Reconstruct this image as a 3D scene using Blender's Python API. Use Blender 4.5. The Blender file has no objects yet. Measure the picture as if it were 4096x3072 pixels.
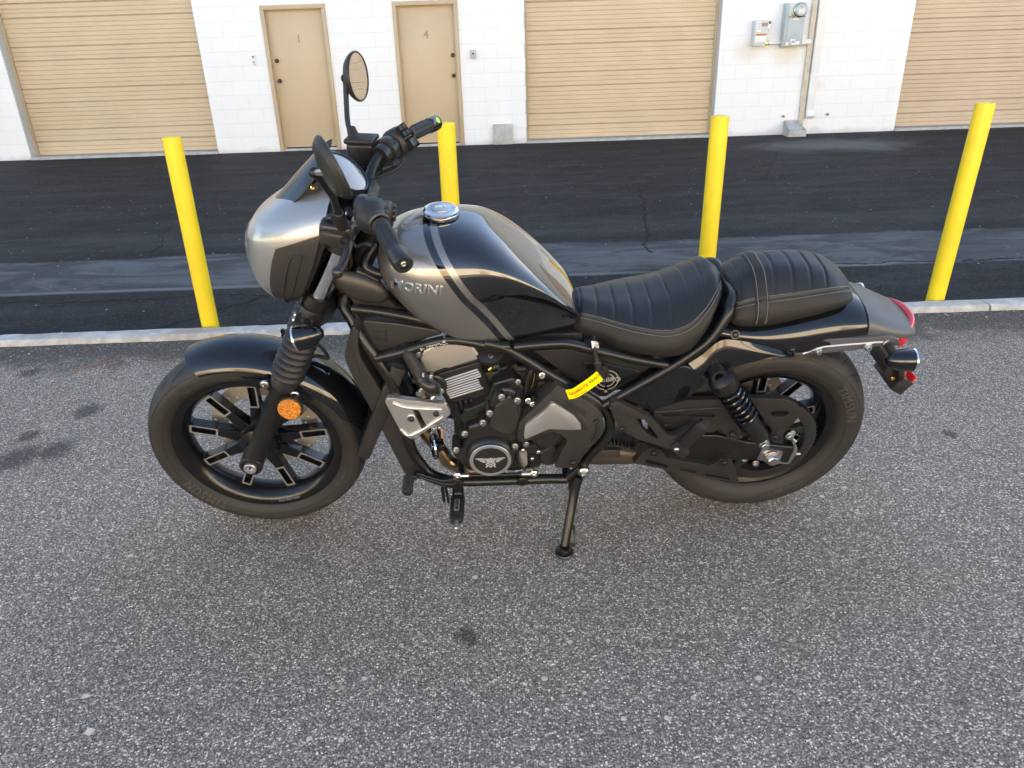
import bpy, bmesh, math, random
from math import sin, cos, pi, radians, atan2, hypot, sqrt
from mathutils import Vector as V, Matrix as M, Quaternion
from mathutils.bvhtree import BVHTree
from mathutils.geometry import tessellate_polygon
random.seed(7)
sc = bpy.context.scene
COL = sc.collection

# ------------------------------------------------------------------ camera
PITCH, ROLL, YAW, CAMH, FPX = 0.423094, -0.032283, 0.01259, 1.353493, 2963.0
IW, IH = 4096.0, 3072.0
_f = V((sin(YAW)*cos(PITCH), cos(YAW)*cos(PITCH), -sin(PITCH)))
_r = V((cos(YAW), -sin(YAW), 0)); _u = _r.cross(_f)
CR_ = _r*cos(ROLL) + _u*sin(ROLL); CU_ = _u*cos(ROLL) - _r*sin(ROLL); CF_ = _f
CC_ = V((0, 0, CAMH))
cd = bpy.data.cameras.new('camera'); cam = bpy.data.objects.new('camera', cd); COL.objects.link(cam)
cd.sensor_width = 36; cd.lens = FPX/IW*36; cd.clip_start = .05; cd.clip_end = 2000
m3 = M((CR_, CU_, -CF_)).transposed()
cam.matrix_world = M.Translation(CC_) @ m3.to_4x4()
sc.camera = cam

# ------------------------------------------------------------------ light
SUN_EL, SUN_AZ = radians(19), radians(44)        # low sun behind the white building; azimuth from +Y towards +X
w = bpy.data.worlds.new('World'); sc.world = w; w.use_nodes = True
nt = w.node_tree; bg = nt.nodes['Background']
sky = nt.nodes.new('ShaderNodeTexSky'); sky.sky_type = 'NISHITA'; sky.sun_disc = False
sky.sun_elevation = SUN_EL; sky.sun_rotation = SUN_AZ; sky.air_density = 1.0; sky.dust_density = .3; sky.ozone_density = 1.2; sky.altitude = 600
nt.links.new(sky.outputs[0], bg.inputs[0]); bg.inputs[1].default_value = 0.06
sl = bpy.data.lights.new('sun', 'SUN'); so = bpy.data.objects.new('sun', sl); COL.objects.link(so)
sl.energy = 5.0; sl.angle = radians(.53); sl.color = (1, .89, .74)
sd = V((sin(SUN_AZ)*cos(SUN_EL), cos(SUN_AZ)*cos(SUN_EL), sin(SUN_EL)))
so.rotation_euler = sd.to_track_quat('Z', 'Y').to_euler(); so.location = (0, 0, 30)
vs = sc.view_settings; vs.view_transform = 'Standard'; vs.look = 'None'; vs.gamma = 1; vs.exposure = 3.3
vs.use_white_balance = True; vs.white_balance_temperature = 7150; vs.white_balance_tint = 11   # camera balanced for open shade
sc.render.engine = 'CYCLES'
sc.cycles.max_bounces = 8; sc.cycles.diffuse_bounces = 4; sc.cycles.glossy_bounces = 4; sc.cycles.transmission_bounces = 4; sc.cycles.caustics_reflective = False; sc.cycles.caustics_refractive = False

# ------------------------------------------------------------------ pixel -> place
def ray(u, v): return CR_*((u-IW/2)/FPX) - CU_*((v-IH/2)/FPX) + CF_
def ground(u, v, z=0.0):
    d = ray(u, v); return CC_ + d*((z-CC_.z)/d.z)
YW = 12.30                                         # face of the white wall
def wall(u, v, y=YW):
    d = ray(u, v); return CC_ + d*(y/d.y)
LEAN, BYAW, BX, BY = 0.235619, 0.002566, -0.735278, 2.065689
BIKE_M = M.Translation((BX, BY, 0.004)) @ M.Rotation(BYAW, 4, 'Z') @ M.Rotation(LEAN, 4, 'X')
BIKE_I = BIKE_M.inverted()
_o = BIKE_I @ CC_
def BP(u, v, y):
    d = BIKE_I.to_3x3() @ ray(u, v); return _o + d*((y-_o.y)/d.y)
CROP = dict(A=(900,100,.4973),B=(900,800,.4973),C=(500,1250,.5424),D=(1300,1250,.5425),E=(2200,950,.6781),F=(1500,1750,.4521),
            G=(560,1320,.4822),H=(2600,1250,.4973),I=(1300,1200,.3165),J=(1500,1500,.3165),K=(2000,1350,.3165),
            X=(0,0,.6329),Y=(1350,0,.6329),Z=(2696,0,.6329),S=(0,0,1.0))
def uv(c, x, y): o = CROP[c]; return o[0]+o[2]*x, o[1]+o[2]*y
def T(c, x, y, yy): return BP(*uv(c, x, y), yy)    # a point of the photograph on the bike's plane y = yy
def TL(c, pts, yy): return [T(c, x, y, yy) for x, y in pts]

# ------------------------------------------------------------------ node helper
class NT:
    def __init__(s, tree): s.t = tree
    def n(s, typ, **kw):
        nd = s.t.nodes.new(typ)
        for k, v in kw.items(): setattr(nd, k, v)
        return nd
    def put(s, sock, v):
        if isinstance(v, bpy.types.NodeSocket): s.t.links.new(v, sock)
        elif v is not None: sock.default_value = v
    def m(s, op, a, b=None, c=None, clamp=False):
        nd = s.n('ShaderNodeMath', operation=op, use_clamp=clamp)
        s.put(nd.inputs[0], a)
        if b is not None: s.put(nd.inputs[1], b)
        if c is not None: s.put(nd.inputs[2], c)
        return nd.outputs[0]
    def coords(s, kind='Object'): return s.n('ShaderNodeTexCoord').outputs[kind]
    def sep(s, v):
        nd = s.n('ShaderNodeSeparateXYZ'); s.put(nd.inputs[0], v); return nd.outputs
    def comb(s, x, y, z):
        nd = s.n('ShaderNodeCombineXYZ'); [s.put(nd.inputs[i], q) for i, q in enumerate((x, y, z))]; return nd.outputs[0]
    def noise(s, vec, scale, detail=4, rough=.55, dist=0):
        nd = s.n('ShaderNodeTexNoise'); s.put(nd.inputs['Vector'], vec); nd.inputs['Scale'].default_value = scale
        nd.inputs['Detail'].default_value = detail; nd.inputs['Roughness'].default_value = rough; nd.inputs['Distortion'].default_value = dist
        return nd.outputs[0]
    def vor(s, vec, scale, feature='F1', rnd=1.0):
        nd = s.n('ShaderNodeTexVoronoi', feature=feature); s.put(nd.inputs['Vector'], vec); nd.inputs['Scale'].default_value = scale
        nd.inputs['Randomness'].default_value = rnd; return nd
    def ramp(s, fac, stops, interp='LINEAR'):
        nd = s.n('ShaderNodeValToRGB'); cr = nd.color_ramp; cr.interpolation = interp
        while len(cr.elements) < len(stops): cr.elements.new(.5)
        for e, (p, c) in zip(cr.elements, stops):
            e.position = p; e.color = (c, c, c, 1) if isinstance(c, (int, float)) else (*c, 1)
        s.put(nd.inputs[0], fac); return nd.outputs[0]
    def mix(s, fac, a, b, mode='MIX'):
        nd = s.n('ShaderNodeMix', data_type='RGBA', blend_type=mode); s.put(nd.inputs[0], fac)
        f = lambda c: (*c, 1) if isinstance(c, (tuple, list)) and len(c) == 3 else ((c, c, c, 1) if isinstance(c, (int, float)) else c)
        s.put(nd.inputs[6], f(a)); s.put(nd.inputs[7], f(b)); return nd.outputs[2]
    def step(s, v, e0, e1):
        nd = s.n('ShaderNodeMapRange', interpolation_type='SMOOTHSTEP'); s.put(nd.inputs[0], v); s.put(nd.inputs[1], e0); s.put(nd.inputs[2], e1)
        return nd.outputs[0]
    def bump(s, h, dist=.002, strength=1.0, normal=None):
        nd = s.n('ShaderNodeBump'); s.put(nd.inputs['Height'], h); nd.inputs['Distance'].default_value = dist; nd.inputs['Strength'].default_value = strength
        if normal is not None: s.put(nd.inputs['Normal'], normal)
        return nd.outputs[0]

MATS = {}
def mat(name, col=(.5,.5,.5), rough=.5, metal=0.0, coat=0.0, spec=.5, bump=None, dust=0.0, var=0.0, fn=None, trans=0, ior=1.5, coat_rough=.03):
    m = bpy.data.materials.new(name); m.use_nodes = True
    N = NT(m.node_tree); b = m.node_tree.nodes['Principled BSDF']
    b.inputs['Base Color'].default_value = (*col, 1); b.inputs['Roughness'].default_value = rough
    b.inputs['Metallic'].default_value = metal; b.inputs['Coat Weight'].default_value = coat
    b.inputs['Coat Roughness'].default_value = coat_rough
    b.inputs['Specular IOR Level'].default_value = spec; b.inputs['Transmission Weight'].default_value = trans; b.inputs['IOR'].default_value = ior
    co = None
    if bump:                                        # (scale, distance)
        co = N.coords(); h = N.noise(co, bump[0], 3); N.put(b.inputs['Normal'], N.bump(h, bump[1]))
    if dust or var:
        co = co or N.coords(); n = N.noise(co, 9, 6, .65); fine = N.noise(co, 240, 2, .7)
        c = N.mix(N.m('MULTIPLY', N.step(n, .42, .75), var if var else 0), col, tuple(q*.55 for q in col))
        if dust:
            f = N.m('MULTIPLY', N.step(N.m('ADD', N.m('MULTIPLY', n, .6), N.m('MULTIPLY', fine, .4)), .47, .72), dust)
            c = N.mix(f, c, (.23, .20, .165)); N.put(b.inputs['Roughness'], N.m('ADD', rough, N.m('MULTIPLY', f, .5), clamp=True))
        N.put(b.inputs['Base Color'], c)
    if fn: fn(N, b)
    MATS[name] = m; return m

# ------------------------------------------------------------------ object helpers
def link(o, parent=None):
    COL.objects.link(o)
    if parent is not None: o.parent = parent
    return o
def fin(me, mats, smooth=True, angle=35):
    for mm in (mats if isinstance(mats, (list, tuple)) else [mats]): me.materials.append(MATS[mm] if isinstance(mm, str) else mm)
    if smooth:
        me.polygons.foreach_set('use_smooth', [True]*len(me.polygons)); me.set_sharp_from_angle(angle=radians(angle))
    me.update(); return me
def obj(name, bm, mats, parent=None, smooth=True, angle=35, recalc=True):
    if isinstance(bm, bpy.types.Mesh): me = bm
    else:
        if recalc: bmesh.ops.recalc_face_normals(bm, faces=bm.faces)
        me = bpy.data.meshes.new(name); bm.to_mesh(me); bm.free(); fin(me, mats, smooth, angle)
    return link(bpy.data.objects.new(name, me), parent)
def empty(name, loc=(0,0,0), parent=None):
    o = bpy.data.objects.new(name, None); o.location = loc; o.empty_display_size = .1; return link(o, parent)
def tag(o, label=None, cat=None, group=None, kind=None):
    if label: o['label'] = label
    if cat: o['category'] = cat
    if group: o['group'] = group
    if kind: o['kind'] = kind
    return o
def place(name, mesh, loc, rot=None, parent=None, scale=None):
    o = bpy.data.objects.new(name, mesh); o.location = loc
    if rot is not None: o.rotation_mode = 'QUATERNION'; o.rotation_quaternion = rot
    if scale is not None: o.scale = scale if hasattr(scale, '__len__') else (scale,)*3
    return link(o, parent)
def zto(axis): return V(axis).normalized().to_track_quat('Z', 'Y')
def cr(pts, n=8, closed=False):
    """Catmull-Rom through points (tuples of any length)"""
    P = [tuple(p) for p in pts]; out = []; k = len(P)
    for i in range(k if closed else k-1):
        p0, p1, p2, p3 = (P[(i-1) % k], P[i], P[(i+1) % k], P[(i+2) % k]) if closed else (P[max(i-1,0)], P[i], P[i+1], P[min(i+2,k-1)])
        for j in range(n):
            t = j/n; out.append(tuple(.5*(2*b+(c-a)*t+(2*a-5*b+4*c-d)*t*t+(3*b-a-3*c+d)*t**3) for a, b, c, d in zip(p0, p1, p2, p3)))
    if not closed: out.append(P[-1])
    return out
def rnd(pts, r, seg=4, closed=True):
    """round the corners of a polygon of 2D/3D points"""
    P = [V(p) for p in pts]; out = []; k = len(P)
    for i in range(k):
        a, b, c = P[i-1], P[i], P[(i+1) % k]; rr = r[i] if isinstance(r, (list, tuple)) else r
        d1, d2 = a-b, c-b; t = min(rr, d1.length*.45, d2.length*.45)
        if t < 1e-5 or (not closed and i in (0, k-1)): out.append(b); continue
        s, e = b+d1.normalized()*t, b+d2.normalized()*t
        for j in range(seg+1):
            q = j/seg; out.append(s*(1-q)**2 + b*(2*q*(1-q)) + e*q*q)
    return out
def add_tube(bm, pts, r, n=12, cap=True, closed=False):
    P = [V(p) for p in pts]; k = len(P); R = r if isinstance(r, (list, tuple)) else [r]*k
    tan = []
    for i in range(k):
        a = P[(i-1) % k] if closed else P[max(i-1, 0)]; c = P[(i+1) % k] if closed else P[min(i+1, k-1)]
        d = c-a; tan.append(d.normalized() if d.length > 1e-9 else V((0,0,1)))
    nrm = tan[0].orthogonal().normalized(); rings = []
    for i in range(k):
        if i:
            ax = tan[i-1].cross(tan[i])
            if ax.length > 1e-7: nrm = Quaternion(ax.normalized(), tan[i-1].angle(tan[i])) @ nrm
            nrm = (nrm - tan[i]*nrm.dot(tan[i])).normalized()
        bn = tan[i].cross(nrm)
        rings.append([bm.verts.new(P[i] + (nrm*cos(2*pi*j/n) + bn*sin(2*pi*j/n))*R[i]) for j in range(n)])
    for i in range(k if closed else k-1):
        A, B = rings[i], rings[(i+1) % k]
        for j in range(n): bm.faces.new((A[j], A[(j+1) % n], B[(j+1) % n], B[j]))
    if cap and not closed: bm.faces.new(rings[0][::-1]); bm.faces.new(rings[-1])
    return rings
def tube(name, pts, r, mats, parent, n=12, smooth=0, closed=False):
    bm = bmesh.new(); p = [tuple(q) for q in pts]
    if smooth:
        if isinstance(r, (list, tuple)): p4 = cr([(*a, b) for a, b in zip(p, r)], smooth, closed); p = [q[:3] for q in p4]; r = [q[3] for q in p4]
        else: p = cr(p, smooth, closed)
    add_tube(bm, p, r, n, True, closed); return obj(name, bm, mats, parent, angle=50)
def add_lathe(bm, prof, c, axis, n=32, closed=False, ref=None, mi=None):
    """prof: (radius, height) along the axis from c"""
    ax = V(axis).normalized(); e1 = (V(ref) - ax*V(ref).dot(ax)).normalized() if ref else ax.orthogonal().normalized(); e2 = ax.cross(e1); c = V(c); rings = []
    for r, h in prof:
        if r < 1e-6: rings.append([bm.verts.new(c+ax*h)])
        else: rings.append([bm.verts.new(c+ax*h+(e1*cos(2*pi*j/n)+e2*sin(2*pi*j/n))*r) for j in range(n)])
    k = len(rings)
    for i in range(k if closed else k-1):
        A, B = rings[i], rings[(i+1) % k]
        for j in range(n):
            q = [A[j % len(A)], A[(j+1) % len(A)], B[(j+1) % len(B)], B[j % len(B)]]
            q = [x for ii, x in enumerate(q) if x not in q[:ii]]
            if len(q) >= 3:
                f = bm.faces.new(q)
                if mi: f.material_index = mi[i]
    return rings
def lathe(name, prof, c, axis, mats, parent, n=32, closed=False, angle=35, mi=None):
    bm = bmesh.new(); add_lathe(bm, prof, c, axis, n, closed, mi=mi); return obj(name, bm, mats, parent, angle=angle)
def add_box(bm, c, s, rot=None, bev=0, seg=2):
    r = bmesh.ops.create_cube(bm, size=1); vs_ = r['verts']; R = rot.to_matrix() if rot else M.Identity(3)
    for v in vs_: v.co = V(c) + R @ V((v.co.x*s[0], v.co.y*s[1], v.co.z*s[2]))
    if bev:
        es = {e for v in vs_ for e in v.link_edges}; bmesh.ops.bevel(bm, geom=list(es), offset=bev, segments=seg, profile=.5, affect='EDGES')
def box(name, c, s, mats, parent, rot=None, bev=.002, seg=2):
    bm = bmesh.new(); add_box(bm, c, s, rot, bev, seg); return obj(name, bm, mats, parent)
def add_plate(bm, pts, off, bev=.003, seg=2, holes=(), bevback=False):
    """extrude a planar outline (3D points) along vector off; front edge (at pts) bevelled"""
    loops = [[V(p) for p in pts]] + [[V(p) for p in h] for h in holes]; off = V(off)
    tris = tessellate_polygon(loops); flat = [p for l in loops for p in l]
    va = [bm.verts.new(p) for p in flat]; vb = [bm.verts.new(p+off) for p in flat]
    fr = []
    if not holes:
        try: fr.append(bm.faces.new(va)); bm.faces.new(vb[::-1])
        except ValueError: pass
    else:
        for t in tris:
            try: fr.append(bm.faces.new([va[i] for i in t])); bm.faces.new([vb[i] for i in t][::-1])
            except ValueError: pass
    i0 = 0; rim = []
    for l in loops:
        k = len(l)
        for j in range(k):
            a, b = i0+j, i0+(j+1) % k
            f = bm.faces.new((va[a], va[b], vb[b], vb[a]))
            e = bm.edges.get((va[a], va[b]))
            if e: rim.append(e)
            if bevback:
                e = bm.edges.get((vb[a], vb[b])); rim.append(e)
        i0 += k
    bmesh.ops.recalc_face_normals(bm, faces=bm.faces)
    if bev: bmesh.ops.bevel(bm, geom=rim, offset=bev, segments=seg, profile=.5, affect='EDGES', clamp_overlap=True)
def plate(name, pts, depth, mats, parent, bev=.003, seg=2, holes=(), off=None, angle=35):
    bm = bmesh.new(); add_plate(bm, pts, off if off else (0, depth, 0), bev, seg, holes); return obj(name, bm, mats, parent, angle=angle)
def grid(name, F, nu, nv, mats, parent, closeu=False, thick=0, matf=None, angle=60):
    """surface from F(s,t), s,t in 0..1; optional thickness along -normal"""
    bm = bmesh.new(); vv = [[bm.verts.new(F(i/nu, j/nv)) for j in range(nv+1)] for i in range(nu if closeu else nu+1)]
    for i in range(nu):
        for j in range(nv):
            q = (vv[i][j], vv[(i+1) % len(vv)][j], vv[(i+1) % len(vv)][j+1], vv[i][j+1])
            try: f = bm.faces.new(q)
            except ValueError: continue
            if matf: f.material_index = matf((i+.5)/nu, (j+.5)/nv)
    bmesh.ops.remove_doubles(bm, verts=bm.verts, dist=1e-5)
    bmesh.ops.recalc_face_normals(bm, faces=bm.faces)
    if thick:
        bm.normal_update(); bmesh.ops.solidify(bm, geom=bm.faces[:], thickness=thick)
    return obj(name, bm, mats, parent, angle=angle)
_font = {}
def text_bm(s, size, extrude=.001, bevel=0, shear=0, space=1, bold=0):
    c = bpy.data.curves.new('txt', 'FONT'); c.body = s; c.size = size; c.extrude = extrude; c.bevel_depth = bevel; c.shear = shear; c.space_character = space
    c.align_x = 'CENTER'; c.align_y = 'CENTER'; c.offset = bold; c.resolution_u = 3
    o = bpy.data.objects.new('txt', c); COL.objects.link(o)
    dg = bpy.context.evaluated_depsgraph_get(); me = bpy.data.meshes.new_from_object(o.evaluated_get(dg))
    bm = bmesh.new(); bm.from_mesh(me); bpy.data.objects.remove(o); bpy.data.meshes.remove(me); bpy.data.curves.remove(c)
    bmesh.ops.remove_doubles(bm, verts=bm.verts, dist=1e-6); return bm
def text(name, s, size, o, ex, ey, mats, parent, extrude=.0008, **kw):
    """text centred at o with baseline direction ex and up direction ey"""
    bm = text_bm(s, size, extrude, **kw); ex, ey = V(ex).normalized(), V(ey); ey = (ey-ex*ey.dot(ex)).normalized(); ez = ex.cross(ey)
    for v in bm.verts: v.co = V(o) + ex*v.co.x + ey*v.co.y + ez*v.co.z
    return obj(name, bm, mats, parent, smooth=False, recalc=False)
def drape(bm, bvh, d=(0,1,0), start=-.6, off=.0006):
    """push vertices (x, height-above, z) onto a surface seen along +y"""
    D = V(d)
    for v in bm.verts:
        o = V((v.co.x, start, v.co.z)); hit = bvh.ray_cast(o, D)
        h = v.co.y
        if hit[0] is not None: v.co = hit[0] + hit[1]*(h+off) if hit[1].dot(D) < 0 else hit[0] - hit[1]*(h+off)
        else: v.co = V((v.co.x, -.1, v.co.z))
# ------------------------------------------------------------------ materials
mat('gloss_black', (.006,.0065,.008), .03, spec=.6)
mat('matte_black', (.010,.0098,.0096), .38, spec=.38, bump=(900,.0002), var=.3)
mat('frame_black', (.009,.0088,.0086), .30, spec=.42, bump=(700,.00015))
mat('plastic', (.019,.0188,.0186), .42, spec=.36, bump=(1400,.00025), dust=.06)
mat('panel_grey', (.050,.048,.046), .36, metal=.5, spec=.4, bump=(1600,.0002))
mat('case_black', (.016,.0158,.0156), .28, spec=.45, bump=(1100,.0002), var=.4, dust=.05)
mat('case_dusty', (.024,.0236,.023), .38, spec=.4, bump=(1100,.0002), dust=.16)
mat('engine_dark', (.008,.008,.008), .55)
mat('rubber', (.016,.0157,.0155), .55, spec=.35, bump=(600,.0003))
mat('gaiter', (.017,.017,.018), .45, spec=.4, bump=(800,.0002))
mat('chrome', (.82,.82,.83), .06, metal=1)
mat('zinc', (.52,.51,.49), .28, metal=1)
mat('aluminium', (.52,.52,.52), .36, metal=.85, bump=(600,.0001))
mat('satin_silver', (.70,.68,.65), .36, metal=.92, bump=(1500,.0001))
mat('cover_silver', (.66,.615,.55), .42, metal=.9, bump=(1300,.00015))
mat('bright_edge', (.72,.72,.72), .32, metal=.6)
mat('tail_grey', (.085,.087,.092), .42, metal=.3, bump=(1200,.0002))
mat('spoke_edge', (.34,.34,.335), .35, metal=.6)
mat('disc_steel', (.46,.42,.36), .40, metal=.45)
mat('exhaust', (.42,.32,.20), .3, metal=1, var=.6)
mat('muffler', (.13,.115,.095), .45, metal=.8, var=.3)
mat('brass', (.75,.52,.16), .25, metal=1)
mat('amber', (.85,.25,.01), .2, coat=.6)
mat('red_lens', (.55,.008,.012), .12, coat=1)
mat('red_reflex', (.75,.01,.02), .22, coat=.8)
mat('clear_lens', (.75,.76,.76), .05, fn=lambda N, b: setattr(b.inputs['Alpha'], 'default_value', .22))
mat('glass_dark', (.02,.02,.022), .03, coat=1)
mat('mirror_glass', (.85,.86,.86), .015, metal=1)
mat('gauge_glass', (.13,.135,.14), .04, coat=1)
mat('white_print', (.78,.78,.76), .5)
mat('grey_print', (.34,.34,.33), .4)
mat('black_print', (.01,.01,.01), .45)
mat('red_print', (.55,.05,.02), .5)
mat('tag_yellow', (.86,.72,.0), .4)
mat('lime', (.42,.72,.05), .5)
mat('stitch', (.30,.29,.27), .8)
def reflex(N, b):
    c = N.coords(); v = N.vor(c, 230); N.put(b.inputs['Normal'], N.bump(v.outputs['Distance'], .004, 1)); N.put(b.inputs['Base Color'], N.mix(N.sep(v.outputs['Color'])[0], b.inputs['Base Color'].default_value[:3], tuple(q*.45 for q in b.inputs['Base Color'].default_value[:3])))
mat('amber_reflex', (.80,.26,.01), .18, coat=.5, fn=reflex)
mat('red_cells', (.70,.012,.02), .18, coat=.5, fn=reflex)
def paint_silver(N, b):
    c = N.coords(); f = N.noise(c, 2600, 1, .5)
    N.put(b.inputs['Base Color'], N.mix(f, (.27,.267,.262), (.42,.415,.408)))
    b.inputs['Metallic'].default_value = .68
mat('silver_paint', (.2,.2,.2), .33, metal=.68, coat=1, coat_rough=.02, fn=paint_silver)
def tank_paint(N, b):
    x, y, z = N.sep(N.coords()); q = N.m('ADD', x, N.m('MULTIPLY', z, .616)); e = .0008
    f1 = N.step(q, 1.1755-e, 1.1755+e); f2 = N.step(q, 1.1945-e, 1.1945+e); f3 = N.step(q, 1.213-e, 1.213+e)
    g = N.m('ADD', N.m('SUBTRACT', 1.0, f1), N.m('MULTIPLY', f2, N.m('SUBTRACT', 1.0, f3)), clamp=True)
    fl = N.noise(N.coords(), 2600, 1, .5)
    N.put(b.inputs['Base Color'], N.mix(g, (.006,.0065,.008), N.mix(fl, (.17,.168,.164), (.27,.266,.26))))
    N.put(b.inputs['Metallic'], N.m('MULTIPLY', g, .72)); N.put(b.inputs['Roughness'], N.m('ADD', .04, N.m('MULTIPLY', g, .27)))
mat('tank_paint', coat=1, coat_rough=.018, fn=tank_paint)
def leather(N, b):
    c = N.coords(); v = N.vor(c, 480); n = N.noise(c, 1500, 2)
    N.put(b.inputs['Normal'], N.bump(N.m('ADD', v.outputs['Distance'], N.m('MULTIPLY', n, .4)), .0012, .55))
mat('leather_side', (.012,.0117,.0115), .5, spec=.35, fn=leather)
mat('leather_top', (.012,.012,.0125), .44, spec=.42, bump=(1900,.0002))
def tyre_fn(rr, w):
    def fn(N, b):
        x, y, z = N.sep(N.coords()); th = N.m('ARCTAN2', z, x); r = N.m('SQRT', N.m('ADD', N.m('MULTIPLY', x, x), N.m('MULTIPLY', z, z)))
        ay = N.m('ABSOLUTE', y)
        tread = N.step(r, rr*.905, rr*.925)
        ph = N.m('ADD', N.m('MULTIPLY', th, 36/(2*pi)), N.m('MULTIPLY', ay, 15.0)); fr = N.m('FRACT', ph); fl = N.m('FLOOR', ph)
        g1 = N.m('LESS_THAN', N.m('ABSOLUTE', N.m('SUBTRACT', fr, .5)), .055)
        rn = N.m('FRACT', N.m('MULTIPLY', N.m('SINE', N.m('MULTIPLY', fl, 12.9898)), 43758.5))
        lim = N.m('MULTIPLY', N.m('LESS_THAN', ay, N.m('ADD', w*.28, N.m('MULTIPLY', rn, w*.18))), N.m('GREATER_THAN', ay, N.m('MULTIPLY', rn, w*.22)))
        gr = N.m('MULTIPLY', N.m('MULTIPLY', g1, lim), tread)
        n = N.noise(N.coords(), 30, 5, .65); dn = N.noise(N.coords(), 160, 3, .7)
        side = N.m('SUBTRACT', 1.0, N.step(r, rr*.845, rr*.852)); dirt = N.step(N.m('ADD', N.m('MULTIPLY', n, .55), N.m('MULTIPLY', dn, .45)), .44, .70)
        base = N.mix(N.m('MULTIPLY', dirt, N.m('ADD', .35, N.m('MULTIPLY', tread, .3))), (.0165,.0163,.0160), (.046,.0425,.037))
        base = N.mix(N.m('MULTIPLY', side, .55), base, (.014,.0138,.0135)); N.put(b.inputs['Base Color'], base)
        ring = N.m('SINE', N.m('MULTIPLY', r, 2200)); h = N.m('SUBTRACT', N.m('MULTIPLY', ring, N.m('MULTIPLY', N.m('SUBTRACT', 1, tread), .05)), gr)
        N.put(b.inputs['Normal'], N.bump(N.m('ADD', h, N.m('MULTIPLY', dn, .12)), .003, .8))
    return fn
mat('tyre_front', rough=.62, fn=tyre_fn(.32, .13)); mat('tyre_rear', rough=.62, fn=tyre_fn(.32, .18))
mat('tyre_text', (.055,.052,.046), .65); mat('groove_shade', (.005,.005,.005), .8)
mat('rim_black', (.006,.0062,.007), .22, spec=.45, bump=(500,.0001))

# setting
def asphalt_front(N, b):
    c = N.coords(); x, y, z = N.sep(c)
    v1 = N.vor(c, 190); v2 = N.vor(c, 340); col1 = N.sep(v1.outputs['Color']); col2 = N.sep(v2.outputs['Color'])
    big = N.noise(c, 1.1, 5, .6); mid = N.noise(c, 7, 5, .65); patch = N.noise(c, .45, 3, .5)
    st = N.ramp(col1[0], [(0,.07),(.25,.13),(.45,.21),(.65,.31),(.82,.44),(.94,.63),(1,.82)])
    tint = N.ramp(col1[1], [(0,(.98,.97,.96)),(.35,(1.0,.95,.89)),(.7,(1,.90,.79)),(1,(1,.81,.68))])
    st = N.mix(1.0, st, tint, 'MULTIPLY')
    fine = N.ramp(col2[0], [(0,(.07,.066,.062)),(.4,(.16,.15,.14)),(.75,(.28,.262,.24)),(.93,(.42,.395,.36)),(1,(.55,.52,.48))])
    gap = N.step(v1.outputs['Distance'], .44, .60)           # binder between the stones
    base = N.mix(gap, st, N.mix(.3, fine, .05))
    wv = N.vor(c, 42); wc = N.sep(wv.outputs['Color'])       # a few large pale stones
    wn = N.noise(c, 260, 3)
    wm = N.m('MULTIPLY', N.m('GREATER_THAN', wc[0], .965), N.m('LESS_THAN', N.m('ADD', wv.outputs['Distance'], N.m('MULTIPLY', wn, .25)), N.m('ADD', .26, N.m('MULTIPLY', wc[1], .22))))
    base = N.mix(wm, base, N.mix(wc[2], (.52,.52,.50), (.36,.31,.26)))
    tone = N.m('ADD', .62, N.m('ADD', N.m('MULTIPLY', big, .34), N.m('ADD', N.m('MULTIPLY', mid, .26), N.m('MULTIPLY', patch, .26))))
    base = N.mix(1.0, base, N.comb(N.m('MULTIPLY', tone, 1.31), N.m('MULTIPLY', tone, 1.165), N.m('MULTIPLY', tone, 1.02)), 'MULTIPLY')
    # dark crumbled band along the kerb and oil spots
    yk = N.m('SUBTRACT', KY-.13, y); band = N.m('SUBTRACT', 1.0, N.step(N.m('ADD', yk, N.m('MULTIPLY', N.m('SUBTRACT', mid, .5), .6)), .14, .46))
    spots = None; sn = N.m('MULTIPLY', N.m('SUBTRACT', N.noise(c, 22, 3, .7), .5), .09)
    for (u, vv, r) in [(350,1645,.075),(75,1830,.10),(220,1800,.085),(110,1745,.05),(1867,2547,.034),(3800,1733,.03),(120,1490,.06),(20,1860,.05),(2960,1960,.012)]:
        p = ground(u, vv); dx = N.m('SUBTRACT', x, p.x); dy = N.m('SUBTRACT', y, p.y)
        d = N.m('SQRT', N.m('ADD', N.m('MULTIPLY', dx, dx), N.m('MULTIPLY', N.m('MULTIPLY', dy, dy), .6)))
        s = N.m('SUBTRACT', 1.0, N.step(N.m('ADD', d, sn), r*.35, r*1.1))
        spots = s if spots is None else N.m('MAXIMUM', spots, s)
    dk = N.m('MAXIMUM', N.m('MULTIPLY', band, .68), N.m('MULTIPLY', spots, .66))
    base = N.mix(dk, base, (.012,.012,.012))
    N.put(b.inputs['Base Color'], base)
    hh = N.m('ADD', N.m('MULTIPLY', v1.outputs['Distance'], -1.0), N.m('ADD', N.m('MULTIPLY', col1[0], .35), N.m('MULTIPLY', v2.outputs['Distance'], -.3)))
    N.put(b.inputs['Normal'], N.bump(hh, .004, .9)); N.put(b.inputs['Roughness'], N.m('ADD', .62, N.m('MULTIPLY', mid, .3)))
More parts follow.
